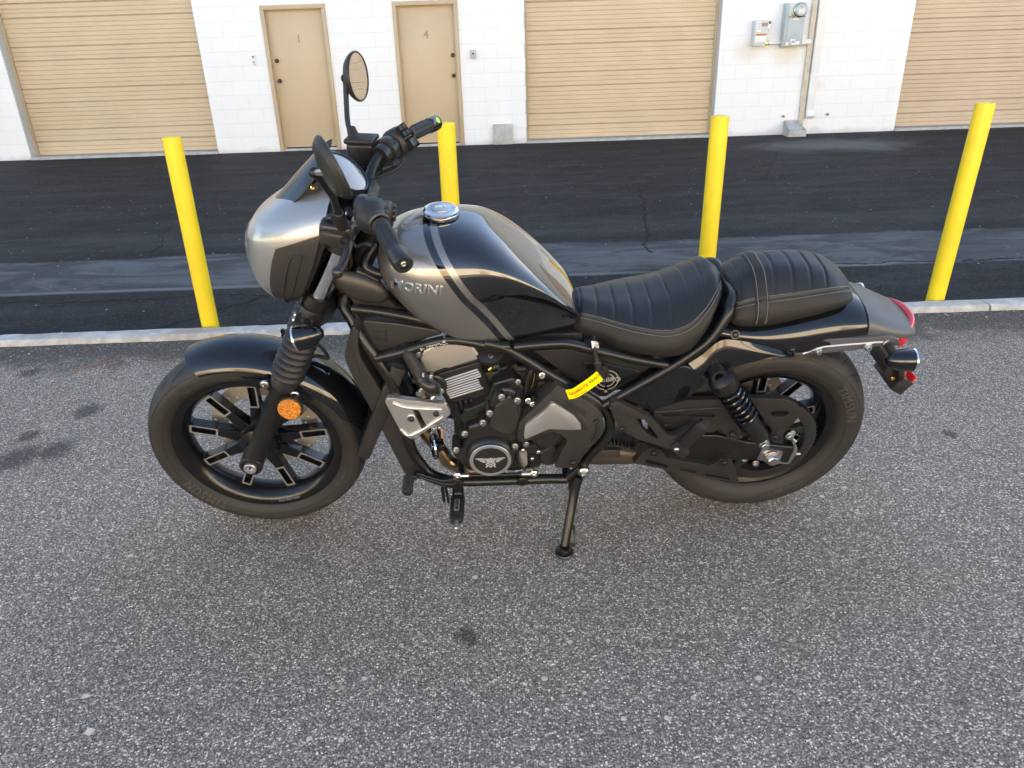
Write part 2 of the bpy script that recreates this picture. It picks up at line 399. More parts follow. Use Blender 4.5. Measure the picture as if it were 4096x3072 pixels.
def asphalt_back(N, b):
    c = N.coords(); x, y, z = N.sep(c)
    v1 = N.vor(c, 120); c1 = N.sep(v1.outputs['Color']); sc2 = N.comb(N.m('MULTIPLY', x, .34), y, z)
    st = N.noise(sc2, 2.6, 8, .72); big = N.noise(c, .55, 5, .6); mid = N.noise(c, 6, 6, .68); dn = N.noise(c, 1.6, 7, .7, .6)
    base = N.mix(N.step(st, .38, .70), (.013,.0135,.0150), (.034,.0345,.037))
    base = N.mix(N.m('MULTIPLY', N.step(mid, .5, .8), .4), base, (.048,.050,.055))
    base = N.mix(N.m('MULTIPLY', N.m('GREATER_THAN', c1[0], .86), .34), base, (.11,.108,.105))
    sp = N.vor(c, 16); spc = N.sep(sp.outputs['Color']); base = N.mix(N.m('MULTIPLY', N.m('GREATER_THAN', spc[0], .93), N.m('LESS_THAN', sp.outputs['Distance'], .13)), base, (.38,.37,.35))
    # worn strips parallel with the kerb where the seal coat has gone
    def strip(y0, y1, soft, amp, n):
        yy = N.m('ADD', y, N.m('MULTIPLY', N.m('SUBTRACT', n, .5), amp)); return N.m('MULTIPLY', N.step(yy, y0-soft, y0+soft), N.m('SUBTRACT', 1.0, N.step(yy, y1-soft, y1+soft)))
    ya, yb, yc = ground(400, 1165).y, ground(400, 1040).y, ground(400, 950).y
    worn = N.m('MAXIMUM', N.m('MULTIPLY', strip(ya, yb, .035, .34, dn), 1.0), N.m('MULTIPLY', strip(yb+.3, yc, .12, .55, dn), .2))
    worn = N.m('MULTIPLY', worn, N.m('ADD', .45, N.m('MULTIPLY', N.step(N.noise(sc2, 3.1, 6, .7, 1.0), .42, .60), .75)))
    base = N.mix(N.m('MULTIPLY', worn, .7), base, N.mix(mid, (.095,.098,.105), (.185,.185,.185)))
    ln = N.m('ABSOLUTE', N.m('SUBTRACT', N.m('ADD', y, N.m('MULTIPLY', N.m('SUBTRACT', dn, .5), .06)), ya-.01))
    base = N.mix(N.m('MULTIPLY', N.m('SUBTRACT', 1.0, N.step(ln, .01, .05)), N.m('MULTIPLY', N.step(big, .35, .6), .7)), base, (.22,.215,.205))
    # pale dried runoff below the downspout
    sp_ = ground(3330, 580); dx = N.m('MULTIPLY', N.m('SUBTRACT', x, sp_.x), .55); dy = N.m('MULTIPLY', N.m('SUBTRACT', y, sp_.y), .9)
    d = N.m('SQRT', N.m('ADD', N.m('MULTIPLY', dx, dx), N.m('MULTIPLY', dy, dy)))
    rn = N.m('SUBTRACT', 1.0, N.step(N.m('ADD', d, N.m('MULTIPLY', N.m('SUBTRACT', dn, .5), 1.3)), .15, .85))
    base = N.mix(N.m('MULTIPLY', rn, .55), base, (.19,.188,.182))
    # cracks: a few wandering lines
    cr_ = None; wob = N.m('MULTIPLY', N.m('SUBTRACT', N.noise(c, 2.4, 5, .65), .5), .28)
    for (p0, p1, wd) in [((0,1218),(1100,1177),.010),((2600,1080),(4096,1032),.012),((2600,1010),(2560,760),.011),((2560,760),(3050,720),.008),((1100,1177),(560,1330),.014),
                         ((600,1015),(700,880),.006),((300,820),(1150,640),.006),((3060,770),(3750,700),.006),((3050,720),(3120,600),.006),((3400,640),(4000,605),.006)]:
        a = ground(*p0); q = ground(*p1); dxx, dyy = q.x-a.x, q.y-a.y; L = hypot(dxx, dyy); tx, ty = dxx/L, dyy/L
        rx = N.m('SUBTRACT', x, a.x); ry = N.m('SUBTRACT', y, a.y)
        al = N.m('ADD', N.m('MULTIPLY', rx, tx), N.m('MULTIPLY', ry, ty)); ac = N.m('SUBTRACT', N.m('MULTIPLY', ry, tx), N.m('MULTIPLY', rx, ty))
        f = N.m('MULTIPLY', N.m('LESS_THAN', N.m('ABSOLUTE', N.m('ADD', ac, wob)), N.m('MULTIPLY', wd, N.m('ADD', .3, N.m('MULTIPLY', mid, 1.6)))), N.m('MULTIPLY', N.m('GREATER_THAN', al, 0), N.m('LESS_THAN', al, L)))
        cr_ = f if cr_ is None else N.m('MAXIMUM', cr_, f)
    base = N.mix(N.m('MULTIPLY', cr_, .85), base, (.006,.006,.006))
    N.put(b.inputs['Base Color'], base)
    h = N.m('ADD', N.m('MULTIPLY', v1.outputs['Distance'], -.6), N.m('SUBTRACT', N.m('MULTIPLY', mid, .8), N.m('MULTIPLY', cr_, 2.0)))
    N.put(b.inputs['Normal'], N.bump(h, .003, .6)); N.put(b.inputs['Roughness'], N.m('ADD', .62, N.m('MULTIPLY', mid, .35)))
KY = ground(2000, 1285).y                            # back edge of the kerb
mat('asphalt_front', rough=.8, spec=.35, fn=asphalt_front); mat('asphalt_back', rough=.75, spec=.16, fn=asphalt_back)
def concrete(N, b):
    c = N.coords(); n = N.noise(c, 14, 7, .7); f = N.noise(c, 220, 3, .7); s = N.noise(c, 1.7, 5, .6, .4)
    base = N.mix(N.step(n, .35, .7), (.40,.39,.365), (.60,.59,.565)); base = N.mix(N.m('MULTIPLY', N.step(s, .5, .72), .55), base, (.30,.20,.125))
    base = N.mix(N.m('MULTIPLY', N.step(f, .58, .7), .4), base, (.14,.13,.12))
    N.put(b.inputs['Base Color'], base); N.put(b.inputs['Normal'], N.bump(N.m('ADD', n, f), .004, .7))
mat('kerb_concrete', rough=.85, fn=concrete)
def concrete_pale(N, b):
    c = N.coords(); n = N.noise(c, 9, 7, .7); f = N.noise(c, 160, 3, .7)
    N.put(b.inputs['Base Color'], N.mix(N.step(n, .3, .7), (.36,.35,.33), (.52,.51,.49))); N.put(b.inputs['Normal'], N.bump(N.m('ADD', n, f), .003, .6))
mat('pale_concrete', rough=.85, fn=concrete_pale)
def block_paint(N, b):
    geo = N.n('ShaderNodeNewGeometry').outputs['Position']; x, y, z = N.sep(geo)
    oi = N.n('ShaderNodeObjectInfo').outputs['Random']; n = N.noise(geo, 4, 6, .65); f = N.noise(geo, 90, 3, .7)
    base = N.mix(N.m('MULTIPLY', N.step(n, .45, .75), .5), (.83,.835,.83), (.79,.79,.78)); base = N.mix(N.m('MULTIPLY', oi, .25), base, (.79,.79,.78))
    base = N.mix(N.m('MULTIPLY', N.step(f, .66, .80), .12), base, (.50,.49,.47))
    low = N.m('SUBTRACT', 1.0, N.step(N.m('ADD', z, N.m('MULTIPLY', N.m('SUBTRACT', n, .5), .25)), .0, .10))
    base = N.mix(N.m('MULTIPLY', low, .45), base, (.52,.49,.44))
    pz = [(wall(2990,200), .30), (wall(3150,210), .34), (wall(3260,330), .16)]     # rust runs under the meter boxes
    for p, r in pz:
        dx = N.m('SUBTRACT', x, p.x); dz = N.m('MULTIPLY', N.m('SUBTRACT', z, p.z-.02), 1.3)
        d = N.m('SQRT', N.m('ADD', N.m('MULTIPLY', dx, dx), N.m('MULTIPLY', dz, dz)))
        base = N.mix(N.m('MULTIPLY', N.m('SUBTRACT', 1.0, N.step(N.m('ADD', d, N.m('MULTIPLY', N.m('SUBTRACT', n, .5), .35)), r*.2, r)), .42), base, (.66,.56,.40))
    N.put(b.inputs['Base Color'], base); N.put(b.inputs['Normal'], N.bump(N.m('ADD', n, N.m('MULTIPLY', f, .5)), .004, .35))
mat('block_paint', rough=.7, spec=.3, fn=block_paint)
mat('mortar_paint', (.62,.62,.605), .8, bump=(60,.002))
def tan_fn(c0, c1):
    def fn(N, b):
        g = N.n('ShaderNodeNewGeometry').outputs['Position']; n = N.noise(g, 2.2, 6, .6); x, y, z = N.sep(g); sc_ = N.comb(N.m('MULTIPLY', x, .5), y, N.m('MULTIPLY', z, 3)); s = N.noise(sc_, 7, 6, .7)
        base = N.mix(N.step(n, .35, .7), c0, c1); base = N.mix(N.m('MULTIPLY', N.step(s, .62, .8), .3), base, tuple(q*.62 for q in c0))
        N.put(b.inputs['Base Color'], base); N.put(b.inputs['Normal'], N.bump(n, .004, .3))
    return fn
mat('slat_tan', rough=.5, fn=tan_fn((.57,.445,.295), (.61,.48,.325)))
mat('slat_tan_dull', rough=.5, fn=tan_fn((.53,.41,.29), (.57,.445,.315)))  # slightly darker tan for the right and far doors
mat('door_tan', rough=.45, fn=tan_fn((.52,.40,.26), (.55,.425,.28)))
mat('frame_tan', rough=.45, fn=tan_fn((.46,.35,.225), (.50,.385,.25)))
mat('number_tan', (.36,.25,.15), .5)
mat('jamb_grey', (.52,.53,.53), .6, bump=(40,.002))
mat('knob_dark', (.03,.027,.025), .3, metal=.8)
def yellow(N, b):
    c = N.coords(); n = N.noise(c, 14, 5, .6); f = N.noise(c, 60, 4, .65); ch = N.noise(c, 26, 6, .75)
    base = N.mix(N.step(n, .4, .7), (.88,.635,.018), (.84,.585,.014)); base = N.mix(N.m('MULTIPLY', N.step(ch, .665, .70), .55), base, (.24,.15,.03))
    N.put(b.inputs['Base Color'], base); N.put(b.inputs['Normal'], N.bump(N.m('ADD', n, N.m('MULTIPLY', f, .6)), .004, .55))
mat('yellow_paint', rough=.42, coat=.15, fn=yellow)
mat('box_grey', (.42,.47,.48), .45, var=.25, bump=(30,.001)); mat('box_pale', (.56,.58,.58), .45, var=.15)
mat('white_metal', (.80,.80,.785), .5, var=.12); mat('conduit_tan', (.62,.55,.44), .6, var=.5)
mat('green_plastic', (.06,.25,.08), .4); mat('orange_print', (.72,.22,.05), .5); mat('rust_pad', (.36,.24,.17), .7)
def cream(N, b):
    g = N.n('ShaderNodeNewGeometry').outputs['Position']; n = N.noise(g, .8, 6, .6)
    N.put(b.inputs['Base Color'], N.mix(n, (.81,.75,.64), (.84,.79,.69)))
mat('cream_stucco', rough=.8, fn=cream)
mat('leaf_dark', (.05,.075,.025), .6); mat('bark', (.09,.065,.045), .85, bump=(20,.02))
mat('twig', (.30,.14,.07), .8)
# ================================================================== SETTING
def sheet(name, x0, x1, y0, y1, z, m):
    bm = bmesh.new(); bm.faces.new([bm.verts.new(p) for p in ((x0,y0,z),(x1,y0,z),(x1,y1,z),(x0,y1,z))])
    return tag(obj(name, bm, m, smooth=False), kind='structure')
KW = .125
sheet('ground', -400, 400, -400, 400, -.03, 'asphalt_back')
sheet('parking_lot', -120, 120, -120, KY-KW+.01, 0, 'asphalt_front')
sheet('service_lane', -120, 120, KY-.01, YW+.6, 0, 'asphalt_back')
# kerb: low concrete strip in lengths, worn top edge
def kerb_piece(x0, x1, k):
    bm = bmesh.new(); n = max(2, int((x1-x0)/.06)); rg = random.Random(k); rows = []
    for i in range(n+1):
        x = x0+(x1-x0)*i/n; j = lambda a: (rg.random()-.5)*a
        rows.append([bm.verts.new(p) for p in ((x, KY-KW+j(.006), -.03), (x, KY-KW+.006+j(.010), .020+j(.007)), (x, KY-KW+.022+j(.01), .032+j(.003)), (x, KY-.012+j(.005), .030+j(.003)), (x, KY+j(.006), -.03))])
    for a, b in zip(rows, rows[1:]):
        for i in range(4): bm.faces.new((a[i], a[i+1], b[i+1], b[i]))
    bm.faces.new(rows[0][::-1]); bm.faces.new(rows[-1])
    return bm
kx = ground(3935, 1230).x
kerb = tag(obj('kerb', kerb_piece(kx-3.05+.006, kx-.005, 1), 'kerb_concrete'), kind='structure')
for i, (a, b) in enumerate([(kx+.005, kx+3.05), (kx+3.06, kx+12), (kx-6.1, kx-3.05-.006), (kx-15, kx-6.112)]):
    obj('kerb_length', kerb_piece(a, b, i+5), 'kerb_concrete', kerb)

# ------------------------------------------------------------------ bollards
BOL = [(835,1324,685,552,'leftmost yellow bollard, beside the front wheel'), (1830,1290,1783,495,'yellow bollard rising behind the fuel tank'),
       (2815,1252,2881,468,'yellow bollard rising behind the rider seat'), (3753,1219,3944,415,'rightmost yellow bollard, behind the tail light and clear of the motorcycle')]
for i, (bu, bv, tu, tv, lab) in enumerate(BOL):
    b0 = ground(bu, bv); top = wall(tu, tv, KY+.05); h = top.z; r = .0455
    root = tag(empty('bollard', (b0.x, KY+.052, 0)), lab, 'bollard', 'yellow bollards along the kerb')
    lean = V((top.x-b0.x, 0, h))
    bm = bmesh.new(); ns = 24; rg = random.Random(i+3)
    add_tube(bm, [V((0,0,-.03)).lerp(lean, k/ns) if k else V((0,0,-.03)) for k in range(ns+1)], [r*(1+.012*(rg.random()-.5)) for _ in range(ns+1)], 28, False)
    o = obj('post', bm, 'yellow_paint', root)
    bm = bmesh.new(); hh = [.0, .004, .009, .0115, .012]; add_lathe(bm, [(r*.995, -.004), (r*.98, .001)]+[(r*(.9-.2*k), .004+.0012*k) for k in range(4)]+[(0, .008)], lean, (0,0,1), 24)
    for v in bm.verts: v.co.z += (rg.random()-.5)*.005; v.co.x += (rg.random()-.5)*.002
    obj('fill_cap', bm, 'yellow_paint', root)

# ------------------------------------------------------------------ white block building
bld = tag(empty('block_building', (0, YW, 0)), 'white painted block building with tan roll-up doors behind the bollards', 'building')
bld.location = (0, 0, 0)
RV = .19                                              # reveal depth
L0, L1 = wall(*uv('X',200,1003)).x, wall(*uv('X',1382,968)).x
D1a, D1b = wall(*uv('X',1775,945)).x, wall(*uv('X',2158,930)).x
D4a, D4b = wall(*uv('Y',418,905)).x, wall(*uv('Y',803,900)).x
M0, M1 = wall(*uv('Y',1197,905)).x, wall(*uv('Z',243,858)).x
R0 = wall(*uv('Z',1390,822)).x; R1 = R0 + (L1-L0)
DH = wall(*uv('Y',550,4)).z                           # head of the door frames
XL, XR = -14.0, 11.0
zc = wall(2981, 481).z % .2032
rolls = [(L0, L1), (M0, M1), (R0, R1)]; mans = [(D1a, D1b), (D4a, D4b)]
TOPW = 3.05
def spans(z, lo, hi, both):
    cut = sorted(rolls + (mans if z < DH-.01 else [])); x = lo; out = []
    for a, b in cut:
        if a > x: out.append((x, min(a, hi)))
        x = max(x, b)
    if x < hi: out.append((x, hi))
    return out
wallp = empty('block_wall', parent=bld)
bm = bmesh.new(); add_box(bm, (0,0,0), (1,1,1), bev=.0028, seg=1); 
blockme = bpy.data.meshes.new('block'); bm.to_mesh(blockme); bm.free(); fin(blockme, 'block_paint')
for a, b in spans(0, XL, XR, 1):                         # wall core = painted joints
    box('joint_bed', ((a+b)/2, YW+.0030+.095, TOPW/2-.02), (b-a-.002, .19, TOPW+.04), 'mortar_paint', wallp, bev=0)
for a, b in mans: box('joint_bed', ((a+b)/2, YW+.0990, (DH+TOPW)/2), (b-a+.003, .188, TOPW-DH), 'mortar_paint', wallp, bev=0)
bw, bh, jt = .4064, .2032, .0032
row = 0; z = zc - bh if zc > .02 else zc
BH_ = 2.45; mini = .03
def block(x0, x1, z0, z1):
    if x1-x0 < mini or z1-z0 < .02: return
    place('block', blockme, ((x0+x1)/2, YW+.0985+random.uniform(0,.0006), (z0+z1)/2), None, wallp, (x1-x0-jt, .195, z1-z0-jt))
while z < BH_:
    z0, z1 = max(z, 0.0), z+bh
    for zz0, zz1 in ([(z0, DH), (DH, z1)] if z0 < DH-.01 < z1-.02 else [(z0, z1)]):
        for a, b in spans(zz0, -9.6, 7.2, 0):
            x = math.floor((a+.11)/bw)*bw - .11 + (row % 2)*bw/2 - bw
            while x < b:
                x0, x1 = max(x, a), min(x+bw, b)
                if x1 > x0: block(x0, x1, zz0, zz1)
                x += bw
    z += bh; row += 1
# upper wall, raised out of view to keep the lot in shade, and the rest of the long facade (seen only in the motorcycle's mirror)
box('upper_wall', (20, YW+.12, (TOPW+7.0)/2), (110, .24, 7.0-TOPW), 'mortar_paint', bld, bev=0); box('parapet', (20, YW+.1, 7.08), (110.4, .5, .16), 'mortar_paint', bld, bev=0)
for k in range(10): box('far_wall', (XR+2.6+k*6.0, YW+.1, TOPW/2), (1.3, .2, TOPW), 'mortar_paint', bld, bev=0)
bm = bmesh.new(); add_box(bm, (20, YW+6.2, 3.4), (110, 11, 6.7)); obj('interior_mass', bm, 'mortar_paint', bld, smooth=False)
for a, b in rolls: box('threshold', ((a+b)/2, YW+.10, .012), (b-a-.004, .30, .05), 'pale_concrete', bld, bev=.006)
# roll-up doors
yp = YW+RV
zs = [wall(*uv('X', x, y), yp).z for x, y in [(262,978),(252,895),(234,820),(185,650),(162,562),(110,385),(86,298),(33,115)]]
step = (zs[-1]-zs[1])/3
while zs[-1] < 3.0: zs.append(zs[-2]+step)
zs[0] = .045
def panel_bm(w, z0, z1):
    bm = bmesh.new(); n = max(1, round((z1-z0-.02)/.066)); prof = [(z0+.000, .026), (z0+.003, 0)]
    hgt = (z1-z0-.02)/n
    for k in range(n):
        za = z0+.004+k*hgt
        if k: prof += [(za-.010, 0), (za-.004, .012), (za+.002, .012), (za+.004, 0)]
    prof += [(z1-.022, 0), (z1-.014, .012), (z1-.001, .026)]
    L = [bm.verts.new((-w/2, d, z)) for z, d in prof]; R_ = [bm.verts.new((w/2, d, z)) for z, d in prof]
    for i in range(len(prof)-1): bm.faces.new((L[i], R_[i], R_[i+1], L[i+1]))
    return bm
def rollup(a, b, mm, lab, sag=0):
    d = tag(empty('roll_up_door', ((a+b)/2, yp, 0), bld), lab); w = b-a-.07
    for z0, z1 in zip(zs, zs[1:]):
        o = obj('door_panel', panel_bm(w, z0, z1), mm, d, smooth=False); o.location.y = random.uniform(0,.002)
    for s in (-1, 1):
        bm = bmesh.new(); add_box(bm, (s*(b-a-.04)/2, -.012, 1.5), (.038, .05, 2.92), bev=.004); obj('guide_rail', bm, 'frame_tan', d)
    bm = bmesh.new(); add_box(bm, (0, .055, 1.5), (b-a+.02, .04, 3.1)); obj('door_backing', bm, 'frame_tan', d)
    return d
rollup(L0, L1, 'slat_tan', 'left tan roll-up door'); rollup(M0, M1, 'slat_tan', 'middle tan roll-up door'); rollup(R0, R1, 'slat_tan_dull', 'right, duller tan roll-up door')
for k in range(9):
    d = empty('roll_up_door', (XR+5.6+k*6.0, yp-.06, 0), bld)
    for z0, z1 in zip(zs, zs[1:]): obj('door_panel', panel_bm(4.72, z0, z1), 'slat_tan_dull', d, smooth=False)
for a, b in rolls:
    for x, s in ((a, 1), (b, -1)): box('jamb', (x+s*.0035, YW+.106, TOPW/2), (.005, .168, TOPW), 'jamb_grey', bld, bev=0)
# personnel doors
def mandoor(a, b, num, lab, knobs, tx, ty, c):
    d = tag(empty('door', ((a+b)/2, YW+.03, 0), bld), lab); w = b-a
    obj('door_frame', frame_bm(w, DH), 'frame_tan', d)
    box('door_leaf', (0, .045, DH/2-.01), (w-.155, .045, DH-.125), 'door_tan', d, bev=.003)
    box('door_sill', (0, .015, .018), (w-.02, .09, .036), 'pale_concrete', d, bev=.004)
    for kx_, ky_ in knobs:
        p = wall(*uv(c, kx_, ky_), YW+.04); q = (p.x-(a+b)/2, .022, p.z)
        lathe('knob', [(0,-.052),(.018,-.051),(.027,-.042),(.027,-.034),(.016,-.026),(.014,-.012),(.030,-.010),(.031,0)], q, (0,1,0), 'knob_dark', d, 20)
    p = wall(*uv(c, tx, ty), YW+.05)
    text('door_number', num, .155, (p.x-(a+b)/2, .0215, p.z), (1,0,0), (0,0,1), 'number_tan', d, extrude=.0015, bold=.003)
def frame_bm(w, h):
    bm = bmesh.new(); f = .058
    for s in (-1, 1):
        add_box(bm, (s*(w/2-f/2), 0, h/2), (f, .11, h), bev=.004); add_box(bm, (s*(w/2-f-.011), .03, h/2-.02), (.022, .05, h-.09), bev=.002)
    add_box(bm, (0, -.0008, h-f/2-.001), (w-.002, .11, f), bev=.004); add_box(bm, (0, .029, h-f-.011), (w-2*f-.05, .05, .022), bev=.002)
    return bm
mandoor(D1a, D1b, '1', 'tan door numbered 1', [(1750,385),(1768,512)], 1888, 248, 'X')
mandoor(D4a, D4b, '4', 'tan door numbered 4', [(728,348),(735,478)], 560, 220, 'Y')

# ------------------------------------------------------------------ things fixed to or leaning on the wall
def wq(c, x, y): return wall(*uv(c, x, y))
p = wq('X',1605,380); d = tag(empty('doorbell', p), 'small white doorbell camera beside door 1', 'doorbell')
box('body', (0,-.012,0), (.05,.026,.145), 'white_metal', d, bev=.008); lathe('lens', [(0,.006),(.016,.006),(.018,0)], (0,-.025,.045), (0,-1,0), 'glass_dark', d, 20); lathe('button', [(0,.004),(.013,.004),(.015,0)], (0,-.025,-.03), (0,-1,0), 'grey_print', d, 20)
p = wq('Y',858,342); d = tag(empty('outlet_box', p), 'small grey metal outlet box on the wall right of door 4', 'outlet box')
box('box', (0,-.02,0), (.085,.045,.125), 'box_grey', d, bev=.005); lathe('socket', [(0,.004),(.014,.004),(.015,0)], (0,-.042,.006), (0,-1,0), 'black_print', d, 16)
for sx in (-1,1):
    for sz in (-1,1): lathe('screw', [(0,.003),(.005,.003),(.006,0)], (sx*.033,-.042,sz*.05), (0,-1,0), 'zinc', d, 8)
p = wq('Y',140,868); d = tag(empty('pipe_stub', (p.x,YW,p.z)), 'white capped pipe stub low on the wall between doors 1 and 4', 'pipe')
lathe('pipe', [(.022,0),(.022,-.05),(.028,-.05),(.028,-.075),(.0,-.078)], (0,0,0), (0,1,0), 'white_metal', d, 14)
for (x, y, lab) in [(688,735,'rusty wall tap stub left of the downspout'),(967,722,'capped wall pipe stub right of the downspout')]:
    p = wq('Z',x,y); d = tag(empty('wall_tap', (p.x,YW,p.z)), lab, 'pipe', 'pipe stubs low on the wall')
    lathe('flange', [(.034,0),(.034,-.006),(.02,-.01)], (0,0,0), (0,1,0), 'white_metal', d, 16); lathe('nipple', [(.017,0),(.017,-.045),(.011,-.045),(.010,-.03),(0,-.03)], (0,0,0), (0,1,0), 'rust_pad', d, 14)
# slab leaning on the wall
a, b_, t_ = wq('Y',990,922), wq('Y',1107,918), wq('Y',990,803)
bm = bmesh.new(); ww, hh = b_.x-a.x, t_.z-a.z+.02; add_box(bm, (0,0,hh/2), (ww,.05,hh), bev=.006)
bm.transform(M.Rotation(radians(-5),4,'X')); sl_ = obj('concrete_slab', bm, 'pale_concrete'); sl_.location = ((a.x+b_.x)/2, YW-.075, .002)
tag(sl_, 'square grey concrete slab leaning on the white wall beside door 4', 'slab')
# fused disconnect switch
a, b_ = wq('Z',478,293), wq('Z',588,128); w_, h_ = b_.x-a.x, b_.z-a.z
d = tag(empty('disconnect_box', ((a.x+b_.x)/2, YW, (a.z+b_.z)/2)), 'small pale grey switch box with orange warning label left of the meter', 'electrical box')
box('enclosure', (0,-.065,0), (w_*.92,.13,h_), 'box_pale', d, bev=.006); box('cover', (0,-.134,-.005), (w_*.9,.012,h_*.98), 'box_pale', d, bev=.004)
box('label', (-w_*.18,-.1415,h_*.25), (w_*.28,.002,h_*.38), 'white_print', d, bev=0); box('notice', (w_*.17,-.1415,h_*.33), (w_*.4,.002,h_*.14), 'rust_pad', d, bev=0)
box('notice', (0,-.1415,-.22*h_), (w_*.72,.002,h_*.26), 'white_print', d, bev=0); box('warning_strip', (0,-.1425,-.06*h_), (w_*.72,.002,h_*.07), 'orange_print', d, bev=0)
text('warning_text', 'WARNING', .03, (0,-.144,-.06*h_), (1,0,0), (0,0,1), 'black_print', d, extrude=.0004)
for k in range(5): box('print_line', (-w_*.18,-.1432,h_*(.38-.06*k)), (w_*(.22-.03*(k%3)),.001,h_*.012), 'black_print', d, bev=0)
box('handle', (w_*.53,-.09,h_*.25), (.016,.035,h_*.34), 'zinc', d, rot=M.Rotation(radians(8),3,'Y').to_quaternion(), bev=.004); box('handle_grip', (w_*.57,-.09,h_*.40), (.026,.04,h_*.12), 'black_print', d, rot=M.Rotation(radians(8),3,'Y').to_quaternion(), bev=.006)
box('latch', (w_*.42,-.12,-h_*.40), (.04,.05,.06), 'brass', d, bev=.006)
sx_ = (a.x+b_.x)/2 + w_/2
# meter panel
a, b_ = wq('Z',658,296), wq('Z',815,18); w_, h_ = b_.x-a.x, b_.z-a.z
d = tag(empty('meter_panel', ((a.x+b_.x)/2, YW, (a.z+b_.z)/2)), 'tall blue grey meter panel with round glass electricity meter', 'electric meter')
box('enclosure', (0,-.08,0), (w_*.94,.16,h_), 'box_grey', d, bev=.007); box('lower_cover', (.02,-.166,-h_*.15), (w_*.82,.014,h_*.66), 'box_grey', d, bev=.004)
box('upper_cover', (.02,-.166,h_*.34), (w_*.82,.016,h_*.30), 'box_pale', d, bev=.004)
mc = (.055,-.172,h_*.33)
lathe('meter_ring', [(.088,0),(.095,-.004),(.095,-.03),(.086,-.034),(.084,0)], mc, (0,1,0), 'zinc', d, 36)
lathe('seal_ring', [(.097,-.006),(.101,-.010),(.101,-.018),(.097,-.022)], mc, (0,1,0), 'green_plastic', d, 36); box('seal_tag', (mc[0]-.10,mc[1]-.015,mc[2]-.075), (.02,.012,.05), 'green_plastic', d, rot=M.Rotation(radians(-35),3,'Y').to_quaternion(), bev=.003)
lathe('meter_base', [(0,-.045),(.078,-.045),(.08,-.02)], mc, (0,1,0), 'box_pale', d, 36); box('meter_display', (mc[0]+.004,mc[1]-.052,mc[2]-.02), (.085,.012,.05), 'white_print', d, bev=.004); box('meter_display', (mc[0],mc[1]-.052,mc[2]+.045), (.05,.012,.022), 'grey_print', d, bev=.003)
lathe('meter_glass', [(.083,-.02),(.083,-.10),(.077,-.112),(.05,-.118),(0,-.12)], mc, (0,1,0), 'glass_clear' if 'glass_clear' in MATS else 'clear_lens', d, 36)
box('number_plate', (.01,-.1745,h_*.155), (w_*.3,.002,.05), 'white_print', d, bev=0); text('number_text', '178-301', .036, (.01,-.176,h_*.155), (1,0,0), (0,0,1), 'black_print', d, extrude=.0004)
box('cover_lip', (.02,-.176,h_*.185), (w_*.84,.02,.014), 'rust_pad', d, bev=.003)
for x_, z_, ww in [(-.10,-.44,.05),(.05,-.42,.13),(.0,-.37,.08)]: box('sticker', (x_*w_/.35,-.1745,z_*h_), (ww*.9,.002,.045), 'white_print', d, bev=0)
mx0, mx1 = (a.x+b_.x)/2 - w_*.47, (a.x+b_.x)/2 + w_*.47
# conduit between the boxes, and fitting to the riser
q = wq('Z',620,272); o = tube('conduit', [(sx_-.01,YW-.05,q.z),(mx0+.01,YW-.05,q.z)], .02, 'white_metal', None, 14); tag(o, 'short white conduit joining the switch box to the meter panel', 'conduit')
q = wq('Z',822,267); o = box('conduit_fitting', (q.x,YW-.05,q.z), (.17,.075,.075), 'white_metal', None, bev=.025, seg=4); tag(o, 'white oval conduit fitting right of the meter panel', 'conduit')
# riser conduit and downspout
ra, rb_ = wq('Z',893,0), wq('Z',787,815); xr = (ra.x+rb_.x)/2
o = box('service_riser', (xr,YW-.024,2.6), (.082,.046,5.16), 'conduit_tan', None, bev=.010, seg=3); tag(o, 'stained tan riser channel running up beside the white downspout', 'conduit')
bm = bmesh.new(); da, db = wq('Z',935,0), wq('Z',850,700); xd = (da.x+db.x)/2; zb = db.z
wd_, dp_ = .118, .085
add_box(bm, (xd, YW-dp_/2-.002, (zb+.5+5.1)/2), (wd_+.004, dp_, 4.6-zb), bev=.008); add_box(bm, (xd, YW-dp_/2-.002, zb+.26), (wd_, dp_-.002, .53), bev=.008)
add_box(bm, (xd, YW-.078, zb-.045), (wd_-.002, dp_, .11), Quaternion((1,0,0), radians(-30)), bev=.008)
for k in range(4): add_box(bm, (xd-.036+.024*k, YW-dp_-.0025, zb+1.6), (.008, .004, 3.2), bev=.0015)
o = obj('downspout', bm, 'white_metal', angle=25); tag(o, 'white ribbed metal downspout with kicked-out foot', 'downspout')
bm = bmesh.new(); add_box(bm, (xd,YW-.046,zb+.52), (.135,.096,.03), bev=.003); obj('strap', bm, 'white_metal', o)
bm = bmesh.new(); add_box(bm, (xd,YW-.098,zb-.082), (.096,.06,.006), Quaternion((1,0,0), radians(-30))); obj('spout_mouth', bm, 'rust_pad', o)
